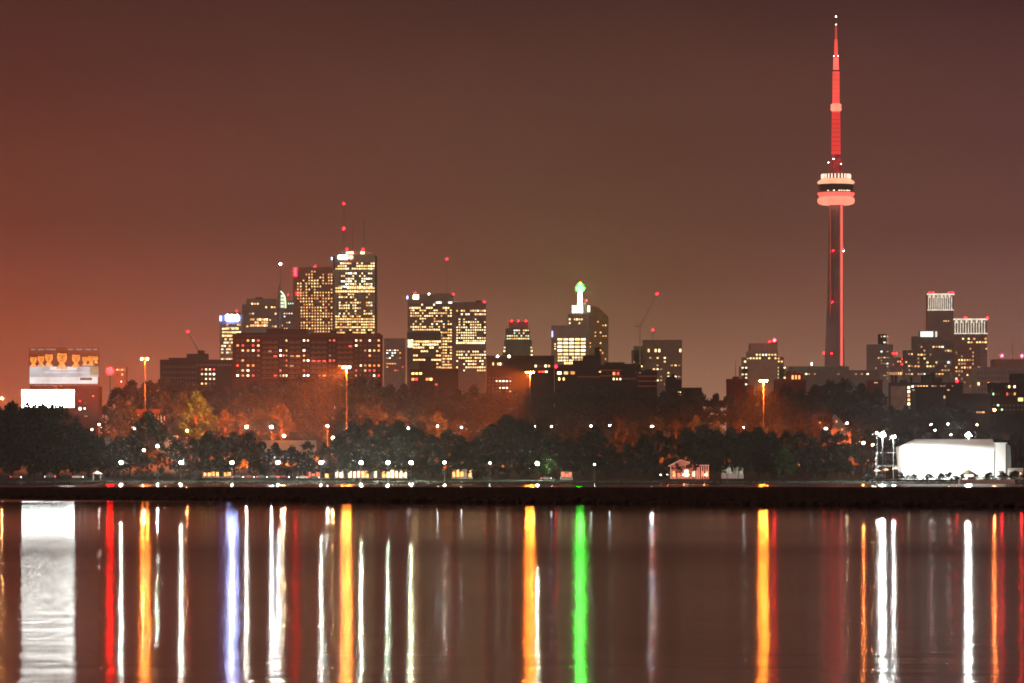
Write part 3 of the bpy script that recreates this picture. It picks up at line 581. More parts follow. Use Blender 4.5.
part('antenna_mast', CN, redlit, lambda bm: lathe(bm, lz([(4.6, 154.2), (4.5, 130), (4.2, 111.5)]), 12))
part('antenna_collar', CN, pink, lambda bm: lathe(bm, lz([(4.3, 111.4), (5.2, 110.4), (5.8, 108.6), (5.0, 107.4), (5.6, 105.6), (5.2, 104.4), (4.0, 103.6)]), 20), True)
part('antenna_section', CN, emit('coral_led_light', (1, .085, .065), 1.35, True, .15, .03), lambda bm: lathe(bm, lz([(3.7, 103.5), (3.5, 71.5)]), 12))  # flood colour put into the antenna skin as glow
part('antenna_section', CN, redstrong, lambda bm: lathe(bm, lz([(2.9, 70), (2.5, 57.5)]), 12)); part('antenna_ring', CN, mat('antenna_dark_ring', (.05, .02, .02), .7), lambda bm: lathe(bm, lz([(3.9, 71.4), (3.9, 70.2)]), 12))
part('antenna_ring', CN, redlit, lambda bm: lathe(bm, lz([(3.0, 57.3), (3.0, 55.8)]), 12))
part('antenna_section', CN, emit('upper_red_led_light', (1, .09, .065), 1.3, True, .1, .04), lambda bm: lathe(bm, lz([(2.0, 55.6), (1.5, 39.6)]), 10)); part('antenna_tip', CN, emit('tip_red_led_light', (1, .13, .08), .55, True, .1, .04), lambda bm: lathe(bm, lz([(1.3, 39.4), (1.0, 25.5)]), 8))  # upper sections glow in place of being floodlit
for k in range(9):
    y = 115 + k * 4.4; part('mast_band', CN, MATS['antenna_dark_ring'], lambda bm: lathe(bm, lz([(4.75, y + .35), (4.75, y)]), 12))
for k in range(6):
    y = 75 + k * 4.6; part('mast_band', CN, MATS['antenna_dark_ring'], lambda bm: lathe(bm, lz([(3.85, y + .3), (3.85, y)]), 12))
part('needle', CN, F_['steel'], lambda bm: lathe(bm, lz([(.45, 25.4), (.25, 17)]), 6))
beacon(CN, 836, 24.6, TY, .9, emit('warm_tip_lamp', (1, .75, .6), 10)); beacon(CN, 836, 16.6, TY, 1.0, MATS['small_white_lamp'])
for x in (834, 838.2): beacon(CN, x, 56, TY - 4, .6, MATS['small_white_lamp'])
#__PART2__
# ------------------------------------------------------------------ rooftop film billboard and the blank white sign
BY = 2700.0
BLD = building('billboard_building', 'dark building under the film billboard with a few lit windows', BY, 30, 99, 387.5, F_['darkbrick'], 20, dark=False, seed=61,
    wins=[(78.6, 81.4, 399.8, 402.4, 1, 1, 1, ['red'], .9, .9), (78.6, 81.4, 407, 410.4, 1, 1, 1, ['white'], .9, .9), (83.6, 85.8, 407.2, 409.8, 1, 1, 1, ['cream'], .9, .9), (92, 94.4, 395.3, 397, 1, 1, 1, ['orange'], .9, .9), (84, 88, 415.6, 416.8, 1, 1, 1, ['dim'], .9, .9), (54, 62, 385.2, 386.8, 5, 1, .6, ['orange'], .6, .7)])
white_sign = emit('blank_sign_light', (.95, 1, .93), 52, True, .12, .02)
SG = empty('lit_sign', W(48, 407, BY - 6), 'blank white backlit sign below the film billboard', 'sign'); l = SG.location
part('sign_face', SG, white_sign, lambda bm: bx(bm, -26*BY/F, 26*BY/F, -.3, .1, 0, W(0, 390, BY-6).z - l.z))
part('sign_case', SG, F_['steel'], lambda bm: bx(bm, -26.3*BY/F, 26.3*BY/F, .1, 1.0, -.3, W(0, 389.6, BY-6).z - l.z))
for x in (-20, 0, 20): part('bracket', SG, F_['steel'], lambda bm: bx(bm, x - .2, x + .2, 1.0, 6.2, 2, 2.4))
BB = empty('billboard', W(63.5, 384.5, BY - 2), 'large backlit film billboard with eight orange faces on a rooftop', 'billboard'); l = BB.location
bxp = lambda a, b_, c, d, y0, y1: (lambda bm: bx(bm, W(a, 0, BY-2).x - l.x, W(b_, 0, BY-2).x - l.x, y0, y1, W(0, d, BY-2).z - l.z, W(0, c, BY-2).z - l.z))
part('frame', BB, F_['black'], bxp(28.8, 99.2, 347.6, 384.6, .05, 1.2))
bg_l = emit('poster_dark_light', (.16, .10, .09), .22, False, .5, .12); po_w = emit('poster_white_light', (.86, .96, .94), .85, True, .25, .1); po_b = emit('poster_blue_light', (.60, .76, .82), .7, False, .4, .1)
part('poster_band', BB, bg_l, bxp(29.6, 98.6, 350.6, 366.4, -.02, .04)); part('poster_band', BB, po_b, bxp(29.6, 98.6, 366.5, 376.7, -.02, .04))
part('poster_band', BB, emit('poster_green_light', (.50, .56, .34), .5, False, .4, .2), bxp(90, 98.6, 366.4, 375.2, -.06, -.03)); part('poster_band', BB, po_w, bxp(29.6, 97.8, 376.8, 383.8, -.02, .04))
part('poster_band', BB, emit('poster_shadow_light', (.20, .27, .30), .35, False, .3, .3), bxp(80, 92, 377.6, 380.2, -.08, -.05)); part('title_band', BB, po_w, bxp(50, 77, 366.9, 370.0, -.10, -.06)); part('title_rule', BB, po_w, bxp(44, 84, 371.8, 372.7, -.10, -.06))
part('poster_header', BB, emit('poster_header_light', (.10, .09, .09), .3, False), bxp(29.6, 98.6, 348.2, 350.5, -.02, .04))
for a, b_ in ((31, 35), (38, 43.5), (46.5, 55.5), (59, 64), (67, 73), (76, 82), (85.5, 91), (93.5, 97)): part('name_strip', BB, emit('poster_name_light', (.5, .52, .52), .55, False), bxp(a, b_, 349.0, 350.0, -.08, -.03))
hair_m = emit('poster_hair_light', (.10, .025, .012), .4, False); sh_m = emit('poster_shade_light', (.42, .08, .02), .8, False)
face_m = emit('poster_face_light', (1.0, .30, .05), 1.2, False, .35, .5); shirt_m = emit('poster_shirt_light', (1, .45, .18), .9, False, .5, .8)
def ell(bm, x, z, rx, rz, y0, y1, n=14): prism(bm, [(x + rx*math.cos(2*math.pi*k/n), z + rz*math.sin(2*math.pi*k/n)) for k in range(n)], y0, y1)
s_b = BY / F
for i, (fx, fy, r) in enumerate(((33.5, 359.5, 3.9), (41, 358.7, 3.9), (49, 357.2, 4.6), (62, 357.0, 5.9), (76, 357.8, 4.8), (85, 359, 3.3), (91, 358.4, 3.6), (96, 358.2, 2.5))):
    X_, Z_ = (fx - 63.5) * s_b, W(0, fy, BY-2).z - l.z; r *= s_b
    P = part('portrait', BB, face_m, lambda bm: (ell(bm, X_, Z_, r*.84, r*1.14, -.16, -.10), prism(bm, [(X_-r*.4, Z_-r*1.6), (X_+r*.4, Z_-r*1.6), (X_+r*.35, Z_-r*.8), (X_-r*.35, Z_-r*.8)], -.158, -.10)))
    part('hair', P, hair_m, lambda bm: (ell(bm, X_, Z_ + r*.35, r*.98, r*1.2, -.09, -.05), ell(bm, X_ + r*.08, Z_ + r*1.08, r*1.02, r*.55, -.20, -.165)))
    part('shaded_features', P, sh_m, lambda bm: (bx(bm, X_ - r*.55, X_ - r*.12, -.2, -.165, Z_ + r*.1, Z_ + r*.32), bx(bm, X_ + r*.12, X_ + r*.55, -.2, -.165, Z_ + r*.1, Z_ + r*.32), bx(bm, X_ - r*.08, X_ + r*.18, -.2, -.165, Z_ - r*.4, Z_ + r*.1), bx(bm, X_ - r*.3, X_ + r*.3, -.2, -.165, Z_ - r*.68, Z_ - r*.52)))
    part('shirt', P, shirt_m, lambda bm: prism(bm, [(X_ - r*1.0, Z_ - r*2.0), (X_ + r*1.0, Z_ - r*2.0), (X_ + r*.45, Z_ - r*1.25), (X_ - r*.5, Z_ - r*1.25)], -.19, -.162))
for x in range(34, 98, 8): part('lamp_arm', BB, F_['black'], bxp(x - .3, x + .3, 383.9, 385.2, -1.6, .05))
for x in (34, 48, 63, 78, 93): part('support_post', BB, F_['black'], bxp(x - .35, x + .35, 384.6, 388.4, .5, .9))
part('catwalk', BB, F_['black'], bxp(28.5, 99.4, 385.3, 386.0, -1.7, .4))
RS = empty('round_sign', (PX(110, 2850), 2850, gz(2850)), 'glowing round red sign on a pole beside the film billboard', 'sign'); l = RS.location; c = W(110, 371, 2850) - l
part('sign_disc', RS, emit('red_disc_light', (1, .0012, .0015), 190), lambda bm: tube(bm, c + Vector((0, -.5, 0)), c, 2.0, 2.0, 20)); part('pole', RS, F_['black'], lambda bm: tube(bm, (0, .3, 0), (0, .3, c.z), .25, .2))
building('small_building', 'small orange lit building right beside the round red sign', 2900, 115.5, 126, 368, F_['brown'], 12, seed=63, wins=[(116, 126, 368.6, 371, 4, 1, .9, ['dim', 'warm'], .7, .7), (116, 126, 373, 376, 4, 1, .9, ['warm', 'orange'], .7, .7), (120.5, 122, 380, 383, 1, 1, 1, ['cool'], .7, .7)])

# ------------------------------------------------------------------ lamps
pole_m = mat('lamp_pole_steel', (.09, .085, .08), .55, .2, .6, .4, .5)
sodium = emit('sodium_lamp', (1.0, .21, .020), 3400)
def spot(parent, p, d, col, P, size, blend=.4, rad=.5):
    s = bpy.data.lights.new('lamp_light', 'SPOT'); s.energy = P; s.color = col; s.spot_size = R(size); s.spot_blend = blend; s.shadow_soft_size = rad
    o = bpy.data.objects.new('lamp_light', s); C.objects.link(o); o.parent = parent; o.location = p
    o.rotation_euler = Vector(d).to_track_quat('-Z', 'Y').to_euler(); return o
def point(parent, p, col, P, rad=.3):
    s = bpy.data.lights.new('lamp_light', 'POINT'); s.energy = P; s.color = col; s.shadow_soft_size = rad
    o = bpy.data.objects.new('lamp_light', s); C.objects.link(o); o.parent = parent; o.location = p; return o
for px, py, Y, lab, d, P, size, heads in (
        (145, 358.5, 2490, 'orange high mast lamp beside the small building and round red sign', (-.25, -.1, -.9), 2.5e5, 150, (-1.5, 1.2)),
        (346.5, 367, 2480, 'brightest orange high mast lamp before the long brick apartment block', (-.85, .30, -.50), 2.2e7, 118, (-1.7, .3, 1.5)),
        (530, 372, 2480, 'orange high mast lamp before the long flat topped block', (-.85, .30, -.50), 2.1e7, 120, (-1.6, .4, 1.4)),
        (763.5, 380.5, 2480, 'orange high mast lamp before the pale stepped apartment tower', (-.1, .45, -.9), 1.1e7, 130, (-1.6, .1, 1.5))):
    T = empty('high_mast_lamp', (PX(px, Y), Y, gz(Y)), lab, 'street lamp', 'orange high mast lamps above the trees'); hz = PZ(py, Y) - gz(Y)
    part('pole', T, F_['black'], lambda bm: tube(bm, (0, 0, 0), (0, 0, hz), .26, .15, 10))
    part('base', T, F_['concrete'], lambda bm: lathe(bm, [(1.0, 0), (1.0, .9), (.7, 1.0)], 12))
    part('head_ring', T, pole_m, lambda bm: (bx(bm, -2.6, 2.6, -.2, .2, hz, hz + .25), bx(bm, -.2, .2, -2.2, 2.2, hz + .255, hz + .45)))
    for hx in heads:
        part('lamp_head', T, sodium, lambda bm: ball(bm, (hx, -.3, hz - .25), .50, 2, .8), True)
        part('lamp_hood', T, pole_m, lambda bm: lathe(bm, [(.55, hz + .2), (.5, hz + .4), (.15, hz + .6)], 10, (hx, -.3)))
    spot(T, (0, -.6, hz - 1.2), d, (1, .13, .006), P, size)
def street_lamp(px, py, Y, col, Lr, r, label, group, name='street_lamp', plate=True):
    zg = hgt(PX(px, Y), Y) if Y > 2130 else gz(Y); hz = PZ(py, Y) - zg
    T = empty(name, (PX(px, Y), Y, zg), label, 'street lamp', group)
    part('pole', T, pole_m, lambda bm: tube(bm, (0, 0, 0), (0, 0, hz - r*.9), .12, .07, 8))
    part('base', T, pole_m, lambda bm: lathe(bm, [(.25, 0), (.24, .5), (.13, .7)], 8))
    if plate: part('lamp_collar', T, pole_m, lambda bm: lathe(bm, [(r*1.1, hz - r*1.25), (r*1.25, hz - r*.95), (.08, hz - r*.85)], 12))  # disc added under the globe to block light falling on the ground
    if plate: part('lamp_shield', T, pole_m, lambda bm: (bx(bm, -r*1.9, r*1.9, r*1.15, r*1.3, hz - r*1.6, hz + r*1.6), bx(bm, -r*1.2, r*1.2, -r*.2, r*1.14, hz + r*1.1, hz + r*1.25)))  # plates added to keep the globe's light off the trees behind
    part('lamp_globe', T, emit('lamp_%d_%d_%d_%d' % (*[int(c*100) for c in col], Lr), col, Lr * (5.5 if Lr >= 300 else 1.6), Lr >= 900), lambda bm: ball(bm, (0, 0, hz), r, 2), True)
    return T
WH, WG, WY = (1, .95, .80), (.88, 1, .74), (.84, .93, 1)
G1 = 'white lamps along the shore path'
for px, col, Lr, lab in ((121, WH, 2300, 'white shore lamp nearest the low open gazebo frame'), (181, WH, 2600, 'white shore lamp beside the round lit bush'), (232, (1, .80, .50), 1500, 'warm white shore lamp above the orange lit pavilion'),
        (278, WY, 1900, 'bluish white shore lamp above the row of parked red lit cars'), (321, WH, 2000, 'white shore lamp above the small picnic shelter'), (361, WG, 2400, 'largest white shore lamp above the long bright pavilion'),
        (388, WG, 1900, 'pale green shore lamp above the eastern half of the long bright pavilion'), (411, (.93, 1, .60), 2200, 'yellowish green shore lamp at the eastern end of the long bright pavilion'), (444.5, (.9, 1, .95), 700, 'small dim white shore lamp before the small orange hut')):
    street_lamp(px, 462.5, 2192, col, Lr, .42 if Lr > 1000 else .3, lab, G1)
street_lamp(537.5, 463.5, 2226, (.9, 1, .7), 1900, .42, 'white shore lamp lighting green leaves round it', G1)
street_lamp(490, 463, 2192, (.6, .85, 1), 60, .3, 'faint bluish shore lamp between the small orange hut and green lit lamp', G1); street_lamp(594.5, 464.5, 2192, (.8, .9, 1), 70, .3, 'faint shore lamp beyond the red kiosk', G1)
G2 = 'lamps among the trees on the slope'
for px, py, Y, col, Lr, r, lab in ((246.5, 427, 2480, (1, .92, .75), 1500, .42, 'white slope lamp over the orange lit parapet, first of the close pair'), (271.5, 427, 2480, (1, .93, .78), 1700, .42, 'white slope lamp over the orange lit parapet, second of the close pair'),
        (284, 435.8, 2460, (1, .75, .32), 900, .4, 'yellowish lamp just above the orange lit parapet'), (333, 438, 2460, (1, .52, .16), 1500, .42, 'orange lamp under the sign gantry'), (327.5, 426, 2490, (.85, .95, 1), 500, .3, 'small white lamp hung beside the sign gantry'),
        (187, 430.6, 2470, (1, .42, .12), 500, .3, 'small orange lamp at the foot of the tall yellow green tree'), (143.5, 450, 2330, (1, .95, .85), 600, .36, 'white lamp low in the leafy tree by the first mast'), (157.5, 446, 2330, (.85, 1, .85), 950, .36, 'greenish white lamp high in the leafy tree by the first mast'),
        (92, 429.8, 2560, (1, .42, .2), 700, .32, 'orange lamp on the slope below the film billboard'), (99, 424.4, 2560, (1, .95, .85), 400, .28, 'small white lamp on the slope below the film billboard'),
        (652, 426.2, 2440, (.8, .92, 1), 500, .36, 'white lamp above the shore trees west of the red lit gabled house'), (712.5, 431, 2440, (1, .38, .08), 400, .3, 'small orange lamp above the red lit gabled house'), (378.5, 441, 2420, (1, .9, .7), 300, .3, 'small lamp in the big dark tree east of the gantry'),
        (351, 449, 2300, (.7, 1, .9), 150, .28, 'tiny lamp beneath the big dark tree east of the gantry'), (826, 429, 2500, (.75, .95, 1), 700, .36, 'bluish white lamp before the pale gabled house'), (847, 423, 2560, (1, .75, .4), 300, .32, 'warm lamp beside the pale gabled house'),
        (863.5, 443, 2330, (1, .25, .06), 1400, .36, 'bright orange lamp nearest the floodlight poles'), (872.5, 445, 2340, (1, .30, .08), 500, .3, 'dimmer orange lamp nearest the floodlight poles'), (994.5, 410, 2700, (1, .22, .05), 1500, .4, 'orange red lamp at the foot of the eastern dark block'),
        (2, 398.5, 3400, (1, .4, .12), 500, .6, 'orange lamp far off at the western end of the skyline'), (906, 430, 2420, (.85, 1, .95), 250, .3, 'small white lamp behind the white hall roof')):
    street_lamp(px, py, Y, col, Lr * .65, r, lab, G2)
for i, (px, py) in enumerate(((408.5, 428.2), (437.5, 426.2), (461.5, 427.2), (499.5, 426.6), (534.5, 426.6), (551.5, 426.6), (591, 426), (609.8, 425.4), (744, 427.4))):
    lb = ['over the eastern end of the long bright pavilion', 'between the pavilion and the small orange hut', 'above the small orange hut', 'west of the tallest shore tree', 'at the foot of the third mast', 'over the green lit lamp', 'over the red kiosk on the domed tree', 'east of the domed tree', 'over the pale colonnade'][i]
    street_lamp(px, py, 2440, (.85, .95, 1), 90, .34, 'tiny white lamp ' + lb, 'tiny white lamps in a line above the shore trees', plate=False)
for i, (px, py) in enumerate(((931, 424.4), (948, 424.2), (935, 430.3), (923.5, 432.3), (951, 434.8), (977, 424.8))):
    lb = ['above the middle of the white hall', 'just west of the flood lamp behind the hall', 'lower, bluish, above the white hall', 'nearest the roof of the white hall', 'low beside the flood lamp behind the hall', 'warm, east of the flood lamp behind the hall'][i]
    street_lamp(px, py, 2450, [(.9, 1, 1), (.9, 1, .9), (.4, .9, .9), (1, .9, .7), (1, .95, .85), (1, .5, .25)][i], 60, .3, 'tiny lamp ' + lb, 'tiny lamps on the dark slope behind the white hall', plate=False)

# ------------------------------------------------------------------ trees
foliage = [mat('dark_green_leaves', (.011, .015, .0075), .8, .45, .25, .2, objrand=.3), mat('olive_leaves', (.015, .014, .006), .8, .4, .25, .2, objrand=.3), mat('fresh_green_leaves', (.024, .060, .010), .75, .35, .4, .2), mat('yellow_green_leaves', (.009, .045, .004), .75, .35, .4, .2)]
bark = mat('bark', (.06, .045, .032), .95, .4, 1.2, .1)
def leaf_quad(bm, c, s, rn):
    u = Vector((rn.gauss(0, 1), rn.gauss(0, 1), rn.gauss(0, 1))).normalized(); v = u.orthogonal().normalized(); v = Matrix.Rotation(rn.uniform(0, 6.28), 3, u) @ v; w = u.cross(v)
    p = [bm.verts.new(c + v*s*a + w*s*b_*.7) for a, b_ in ((-1, -.3), (0, -1), (1, .1), (.1, 1))]; bm.faces.new(p)
def tree_proto(i, H, cw, clumps, leaves, fol, low=.18, shape=1.0, leaf=.62):
    rn = random.Random(100 + i)
    bm = bmesh.new(); cl = []
    for k in range(clumps):
        t_ = rn.random() ** .8; z = low + (1 - low) * t_
        prof = math.sin(min(1, (z - low) / (1 - low) * .93 + .09) * math.pi) ** shape
        a = rn.uniform(0, 6.283); rad = cw/2 * prof * math.sqrt(rn.uniform(.05, 1)) * rn.uniform(.8, 1.18)
        cl.append(Vector((rad*math.cos(a), rad*math.sin(a), z*H*.93)))
    for c in cl:
        rr_ = rn.uniform(.9, 2.5) * cw / 16
        for k in range(leaves):
            d = Vector((rn.gauss(0, 1), rn.gauss(0, 1), rn.gauss(0, .75))); d = d.normalized() * (rn.random() ** .45)
            leaf_quad(bm, c + d * rr_, rn.uniform(.6, 1.25) * leaf, rn)
    crown = bpy.data.meshes.new('crown'); bm.to_mesh(crown); bm.free(); crown.materials.append(fol)
    bm = bmesh.new(); tube(bm, (0, 0, -1), (.2, .1, H*.3), H*.022, H*.014); tube(bm, (.2, .1, H*.3), (-.1, .2, H*.72), H*.014, H*.004)
    for c in rn.sample(cl, min(9, len(cl))):
        z0 = min(c.z * .6, H*.6); tube(bm, (0, 0, z0), c, H*.007, H*.002, 5)
    trunk = mesh('trunk', bm, bark)
    return crown, trunk, H
PROTO = {'round': [tree_proto(0, 22, 17, 60, 46, foliage[0]), tree_proto(1, 22, 15, 52, 46, foliage[0])], 'tall': [tree_proto(2, 26, 13, 55, 44, foliage[0], .15, .8)],
         'domed': [tree_proto(3, 22, 20, 75, 44, foliage[0], .12, .7)], 'ragged': [tree_proto(4, 20, 16, 38, 44, foliage[0], .2, .9), tree_proto(5, 20, 15, 34, 48, foliage[0], .15, 1.1)],
         'olive': [tree_proto(6, 22, 15, 55, 44, foliage[1]), tree_proto(7, 22, 13, 45, 46, foliage[1], .14, .8)], 'willowy': [tree_proto(8, 24, 15, 60, 34, foliage[3], .15, .9)],
         'leafy': [tree_proto(9, 20, 15, 42, 44, foliage[2], .15, .9)], 'bush': [tree_proto(10, 4, 5, 26, 40, foliage[0], .02, .6, .3)],
         'young': [tree_proto(11, 9, 7, 16, 36, foliage[0], .38, .9, .42), tree_proto(12, 8, 6, 13, 34, foliage[0], .25, .9, .4)]}
def tree(kind, px, pyt, Y, label, group, wscale=1.0, name='tree', var=0):
    crown, trunk, H = PROTO[kind][var % len(PROTO[kind])]; x = PX(px, Y); zg = hgt(x, Y); s = (PZ(pyt, Y) - zg) / H
    T = empty(name, (x, Y, zg), label, 'tree' if name == 'tree' else name, group)
    a = obj('crown', crown, None, T); b_ = obj('trunk', trunk, None, T)
    T.scale = (s * wscale, s * wscale, s); T.rotation_euler.z = (px * 1.7 + Y) % 6.28
    return T
def interp(prof, x):
    for (a, za), (b_, zb) in zip(prof, prof[1:]):
        if x <= b_: return za + (zb - za) * max(0, (x - a)) / (b_ - a)
    return prof[-1][1]
LMS = [(-40, None), (48, 'film billboard'), (122, 'first white lamp'), (181, 'round lit bush'), (232, 'orange pavilion'), (314, 'picnic shelter'), (370, 'long bright pavilion'), (462, 'small orange hut'), (537, 'green lit lamp'), (572, 'red kiosk'), (680, 'red lit house'), (732, 'pale colonnade'), (785, 'lit green tree'), (883, 'floodlight poles'), (955, 'white hall'), (1080, None)]
LMH = [(-60, None), (62, 'film billboard'), (145, 'first orange mast'), (195, 'tall yellow green tree'), (270, 'brick apartment block'), (346, 'second orange mast'), (432, 'small stepped block'), (530, 'third orange mast'), (597, 'tall chimney'), (680, 'hazy crane tower'), (763, 'fourth orange mast'), (836, 'red spire tower'), (925, 'mid rise block'), (1010, 'eastern dark block'), (1100, None)]
pending = []
def plan(kind, px, pyt, Y, row, ws=1.0, var=0): pending.append((kind, px, pyt, Y, row, ws, var))
rt = random.Random(77)
TOPA = [(-20, 398), (30, 402), (58, 408), (78, 418), (100, 432), (122, 436), (133, 440), (137, 456), (164, 456), (168, 441), (190, 434), (225, 431), (250, 434), (262, 443), (285, 446), (300, 443), (318, 437), (335, 443), (345, 430), (360, 419), (395, 418), (410, 426), (440, 431), (455, 428), (470, 436), (490, 428), (505, 417), (524, 416), (535, 431), (560, 430), (575, 434), (588, 427), (602, 429), (612, 440), (640, 437), (662, 427), (678, 436), (690, 419), (705, 419), (716, 427), (740, 428), (765, 425), (790, 427), (806, 432), (826, 430), (845, 436), (860, 444), (868, 452)]
x = -14.0; i = 0
while x < 852:
    kind = rt.choice(['round', 'domed', 'round', 'tall', 'ragged', 'round']); plan(kind, x, interp(TOPA, x) + rt.uniform(-4, 5), 2265 + rt.uniform(-12, 25), 0, rt.uniform(.9, 1.15), i)
    x += rt.uniform(11.5, 17); i += 1
x = -8.0
while x < 862:                                                       # lower trees before and between them
    if not (650 < x < 712 or 222 < x < 248): plan(rt.choice(['round', 'ragged', 'domed']), x, max(interp(TOPA, x) + 14, 446 if not 136 < x < 165 else 458) + rt.uniform(-3, 6), 2256 + rt.uniform(-3, 6), 1, 1.15, i)
    x += rt.uniform(17, 25); i += 1
TOPB = [(-20, 409), (60, 412), (100, 408), (112, 393), (120, 378), (128, 374), (136, 383), (150, 378), (165, 376), (232, 382), (262, 380), (290, 374), (318, 369), (335, 376), (355, 373), (384, 380), (420, 385), (520, 386), (560, 384), (640, 386), (668, 388), (700, 389), (720, 390), (770, 388), (800, 384), (815, 379), (838, 377), (858, 379), (876, 388), (892, 402), (912, 406), (950, 400), (975, 404), (1000, 408), (1040, 404)]
x = -10.0
while x < 1040:
    plan(rt.choice(['olive', 'olive', 'round', 'domed']), x, interp(TOPB, x) + rt.uniform(0, 4), 2765 + rt.uniform(-15, 45), 2, rt.uniform(.85, 1.05), i); x += rt.uniform(12, 17); i += 1
x = -6.0
while x < 1040:
    if not (20 < x < 100): plan(rt.choice(['olive', 'round', 'ragged', 'olive']), x, interp(TOPB, x) + rt.uniform(12, 18), 2665 + rt.uniform(-15, 30), 3, rt.uniform(.9, 1.1), i)
    x += rt.uniform(14, 20); i += 1
x = 98.0
while x < 1040:
    if not (825 < x < 852): plan(rt.choice(['olive', 'round', 'ragged']), x, interp(TOPB, x) + rt.uniform(26, 33), 2580 + rt.uniform(-12, 25), 4, rt.uniform(.9, 1.1), i)
    x += rt.uniform(16, 23); i += 1
x = 868.0
while x < 1040:
    plan(rt.choice(['round', 'olive', 'ragged']), x, 432 + rt.uniform(-5, 6), 2380 + rt.uniform(-10, 20), 5, 1.1, i); x += rt.uniform(14, 19); i += 1
ROWN = ['dark {} shore tree', 'low {} front shore tree', '{} ridge tree', '{} upper slope tree', '{} middle slope tree', '{} lower slope tree']
GR = ['trees along the shore', 'low trees at the front of the shore', 'trees on top of the ridge', 'trees on the upper slope', 'trees on the middle slope', 'trees on the lower slope']
bins = {}
for p in pending:
    LM = LMS if p[4] in (0, 1) else LMH
    for k in range(len(LM) - 1):
        if LM[k][0] <= p[1] < LM[k+1][0]: bins.setdefault((p[4], k), []).append(p)
for (row, k), ps in bins.items():
    LM = LMS if row in (0, 1) else LMH; ps.sort(key=lambda p: p[1]); a, b_ = LM[k][1], LM[k+1][1]
    if a is None: ps = ps[::-1]
    for n_, p in enumerate(ps):
        pos = f'{ORD[n_]} west of the {b_}' if a is None else f'{ORD[n_]} east of the {a}' if b_ is None else f'{ORD[n_]} from {a} towards {b_}'
        tree(p[0], p[1], p[2], p[3], ROWN[row].format(p[0]) + ', ' + pos, GR[row], p[5], var=p[6])
YT = [(206, 'the orange pavilion, western end'), (213, 'the orange pavilion, second bay'), (221, 'the orange pavilion, middle'), (229, 'the orange pavilion, eastern end'), (300, 'the picnic shelter, western end'), (309, 'the picnic shelter, middle'), (319, 'the picnic shelter, eastern bays'), (331, 'the gap between picnic shelter and long pavilion'),
    (338, 'the long bright pavilion, western corner'), (346, 'the long bright pavilion, near its western corner'), (353, 'the long bright pavilion just west of the largest lamp'), (366, 'the long bright pavilion just east of the largest lamp'), (374, 'the long bright pavilion between two lamps'), (382, 'the long bright pavilion before the pale green lamp'), (395, 'the long bright pavilion past the pale green lamp'), (404, 'the long bright pavilion, eastern corner'), (456, 'the small orange hut'), (467, 'the pale wing of the small hut'), (660, 'the red bushes west of the gabled house'), (677, 'the gabled house, western half'), (693, 'the gabled house, porch side'), (727, 'the pale colonnade, western end'), (738, 'the pale colonnade, eastern end')]
for i, (px, lb) in enumerate(YT): tree('young', px, rt.uniform(459, 465), 2219 + rt.uniform(-3, 6), 'young tree before ' + lb, 'young trees before the shore pavilions', rt.uniform(.9, 1.2), var=i)
tree('willowy', 196, 391, 2568, 'tall yellow green tree lit from below above the small orange lamp', 'trees on the slope', 1.0)
tree('leafy', 148, 412, 2345, 'leafy tree with two white lamps shining in it by the first mast', 'trees along the shore', 1.1)
tree('leafy', 546, 452, 2233, 'small bright green tree lit by the white shore lamp', 'trees along the shore', 1.0)
tree('leafy', 785, 447, 2240, 'low tree with yellow green lit leaves near the pale colonnade', 'trees along the shore', 1.1)
tree('ragged', 848, 441, 2215, 'ragged tree edged with light beside the floodlight poles', 'trees along the shore', .85)
for px, w in ((192, 1.3), (158, 1.1)): tree('bush', px, 471.5, 2200, 'round %s bush on the shore beside the white lamp' % ('lit' if px == 192 else 'dark'), 'bushes on the shore', w, 'bush')
# the slope parapet, gantry and small houses that the masts light up
def wall_strip(name, label, x0, x1, y0, y1, Y, m, cat):
    a, b_ = W(x0, y1, Y), W(x1, y0, Y); T = empty(name, (a.x, Y, a.z), label, cat)
    part('parapet', T, m, lambda bm: bx(bm, 0, b_.x - a.x, 0, .6, -8, b_.z - a.z)); part('coping', T, F_['concrete'], lambda bm: bx(bm, -.1, b_.x - a.x + .1, -.12, .72, b_.z - a.z, b_.z - a.z + .3))
    return T
T = wall_strip('parapet_wall', 'orange lit parapet wall below the pair of white slope lamps', 262, 316, 441, 446, 2440, F_['pale'], 'wall'); point(T, (10, -12, 4), (1, .3, .07), 4000)
T = wall_strip('parapet_wall', 'orange lit parapet wall below the small orange lamp', 158, 178, 436, 439.5, 2440, F_['pale'], 'wall'); point(T, (4, -8, 4), (1, .3, .08), 4000)
T = empty('sign_gantry', (PX(339, 2440), 2440, gz(2440)), 'pale road sign gantry at the foot of the brightest orange mast', 'gantry'); l = T.location
for a, b_ in ((328, 421.5), (345, 421.5)): part('post', T, F_['tar'], lambda bm: tube(bm, (W(a, 0, 2440).x - l.x, 0, 0), (W(a, 0, 2440).x - l.x, 0, W(0, b_, 2440).z - l.z), .22, .2, 6))
part('truss', T, F_['tar'], lambda bm: bx(bm, W(326.5, 0, 2440).x - l.x, W(346, 0, 2440).x - l.x, -.4, -.25, W(0, 422, 2440).z - l.z, W(0, 421, 2440).z - l.z))
part('sign_panel', T, mat('green_sign_back', (.03, .03, .03), .6, .1), lambda bm: bx(bm, W(336, 0, 2440).x - l.x, W(343.5, 0, 2440).x - l.x, -.6, -.45, W(0, 433, 2440).z - l.z, W(0, 423, 2440).z - l.z))
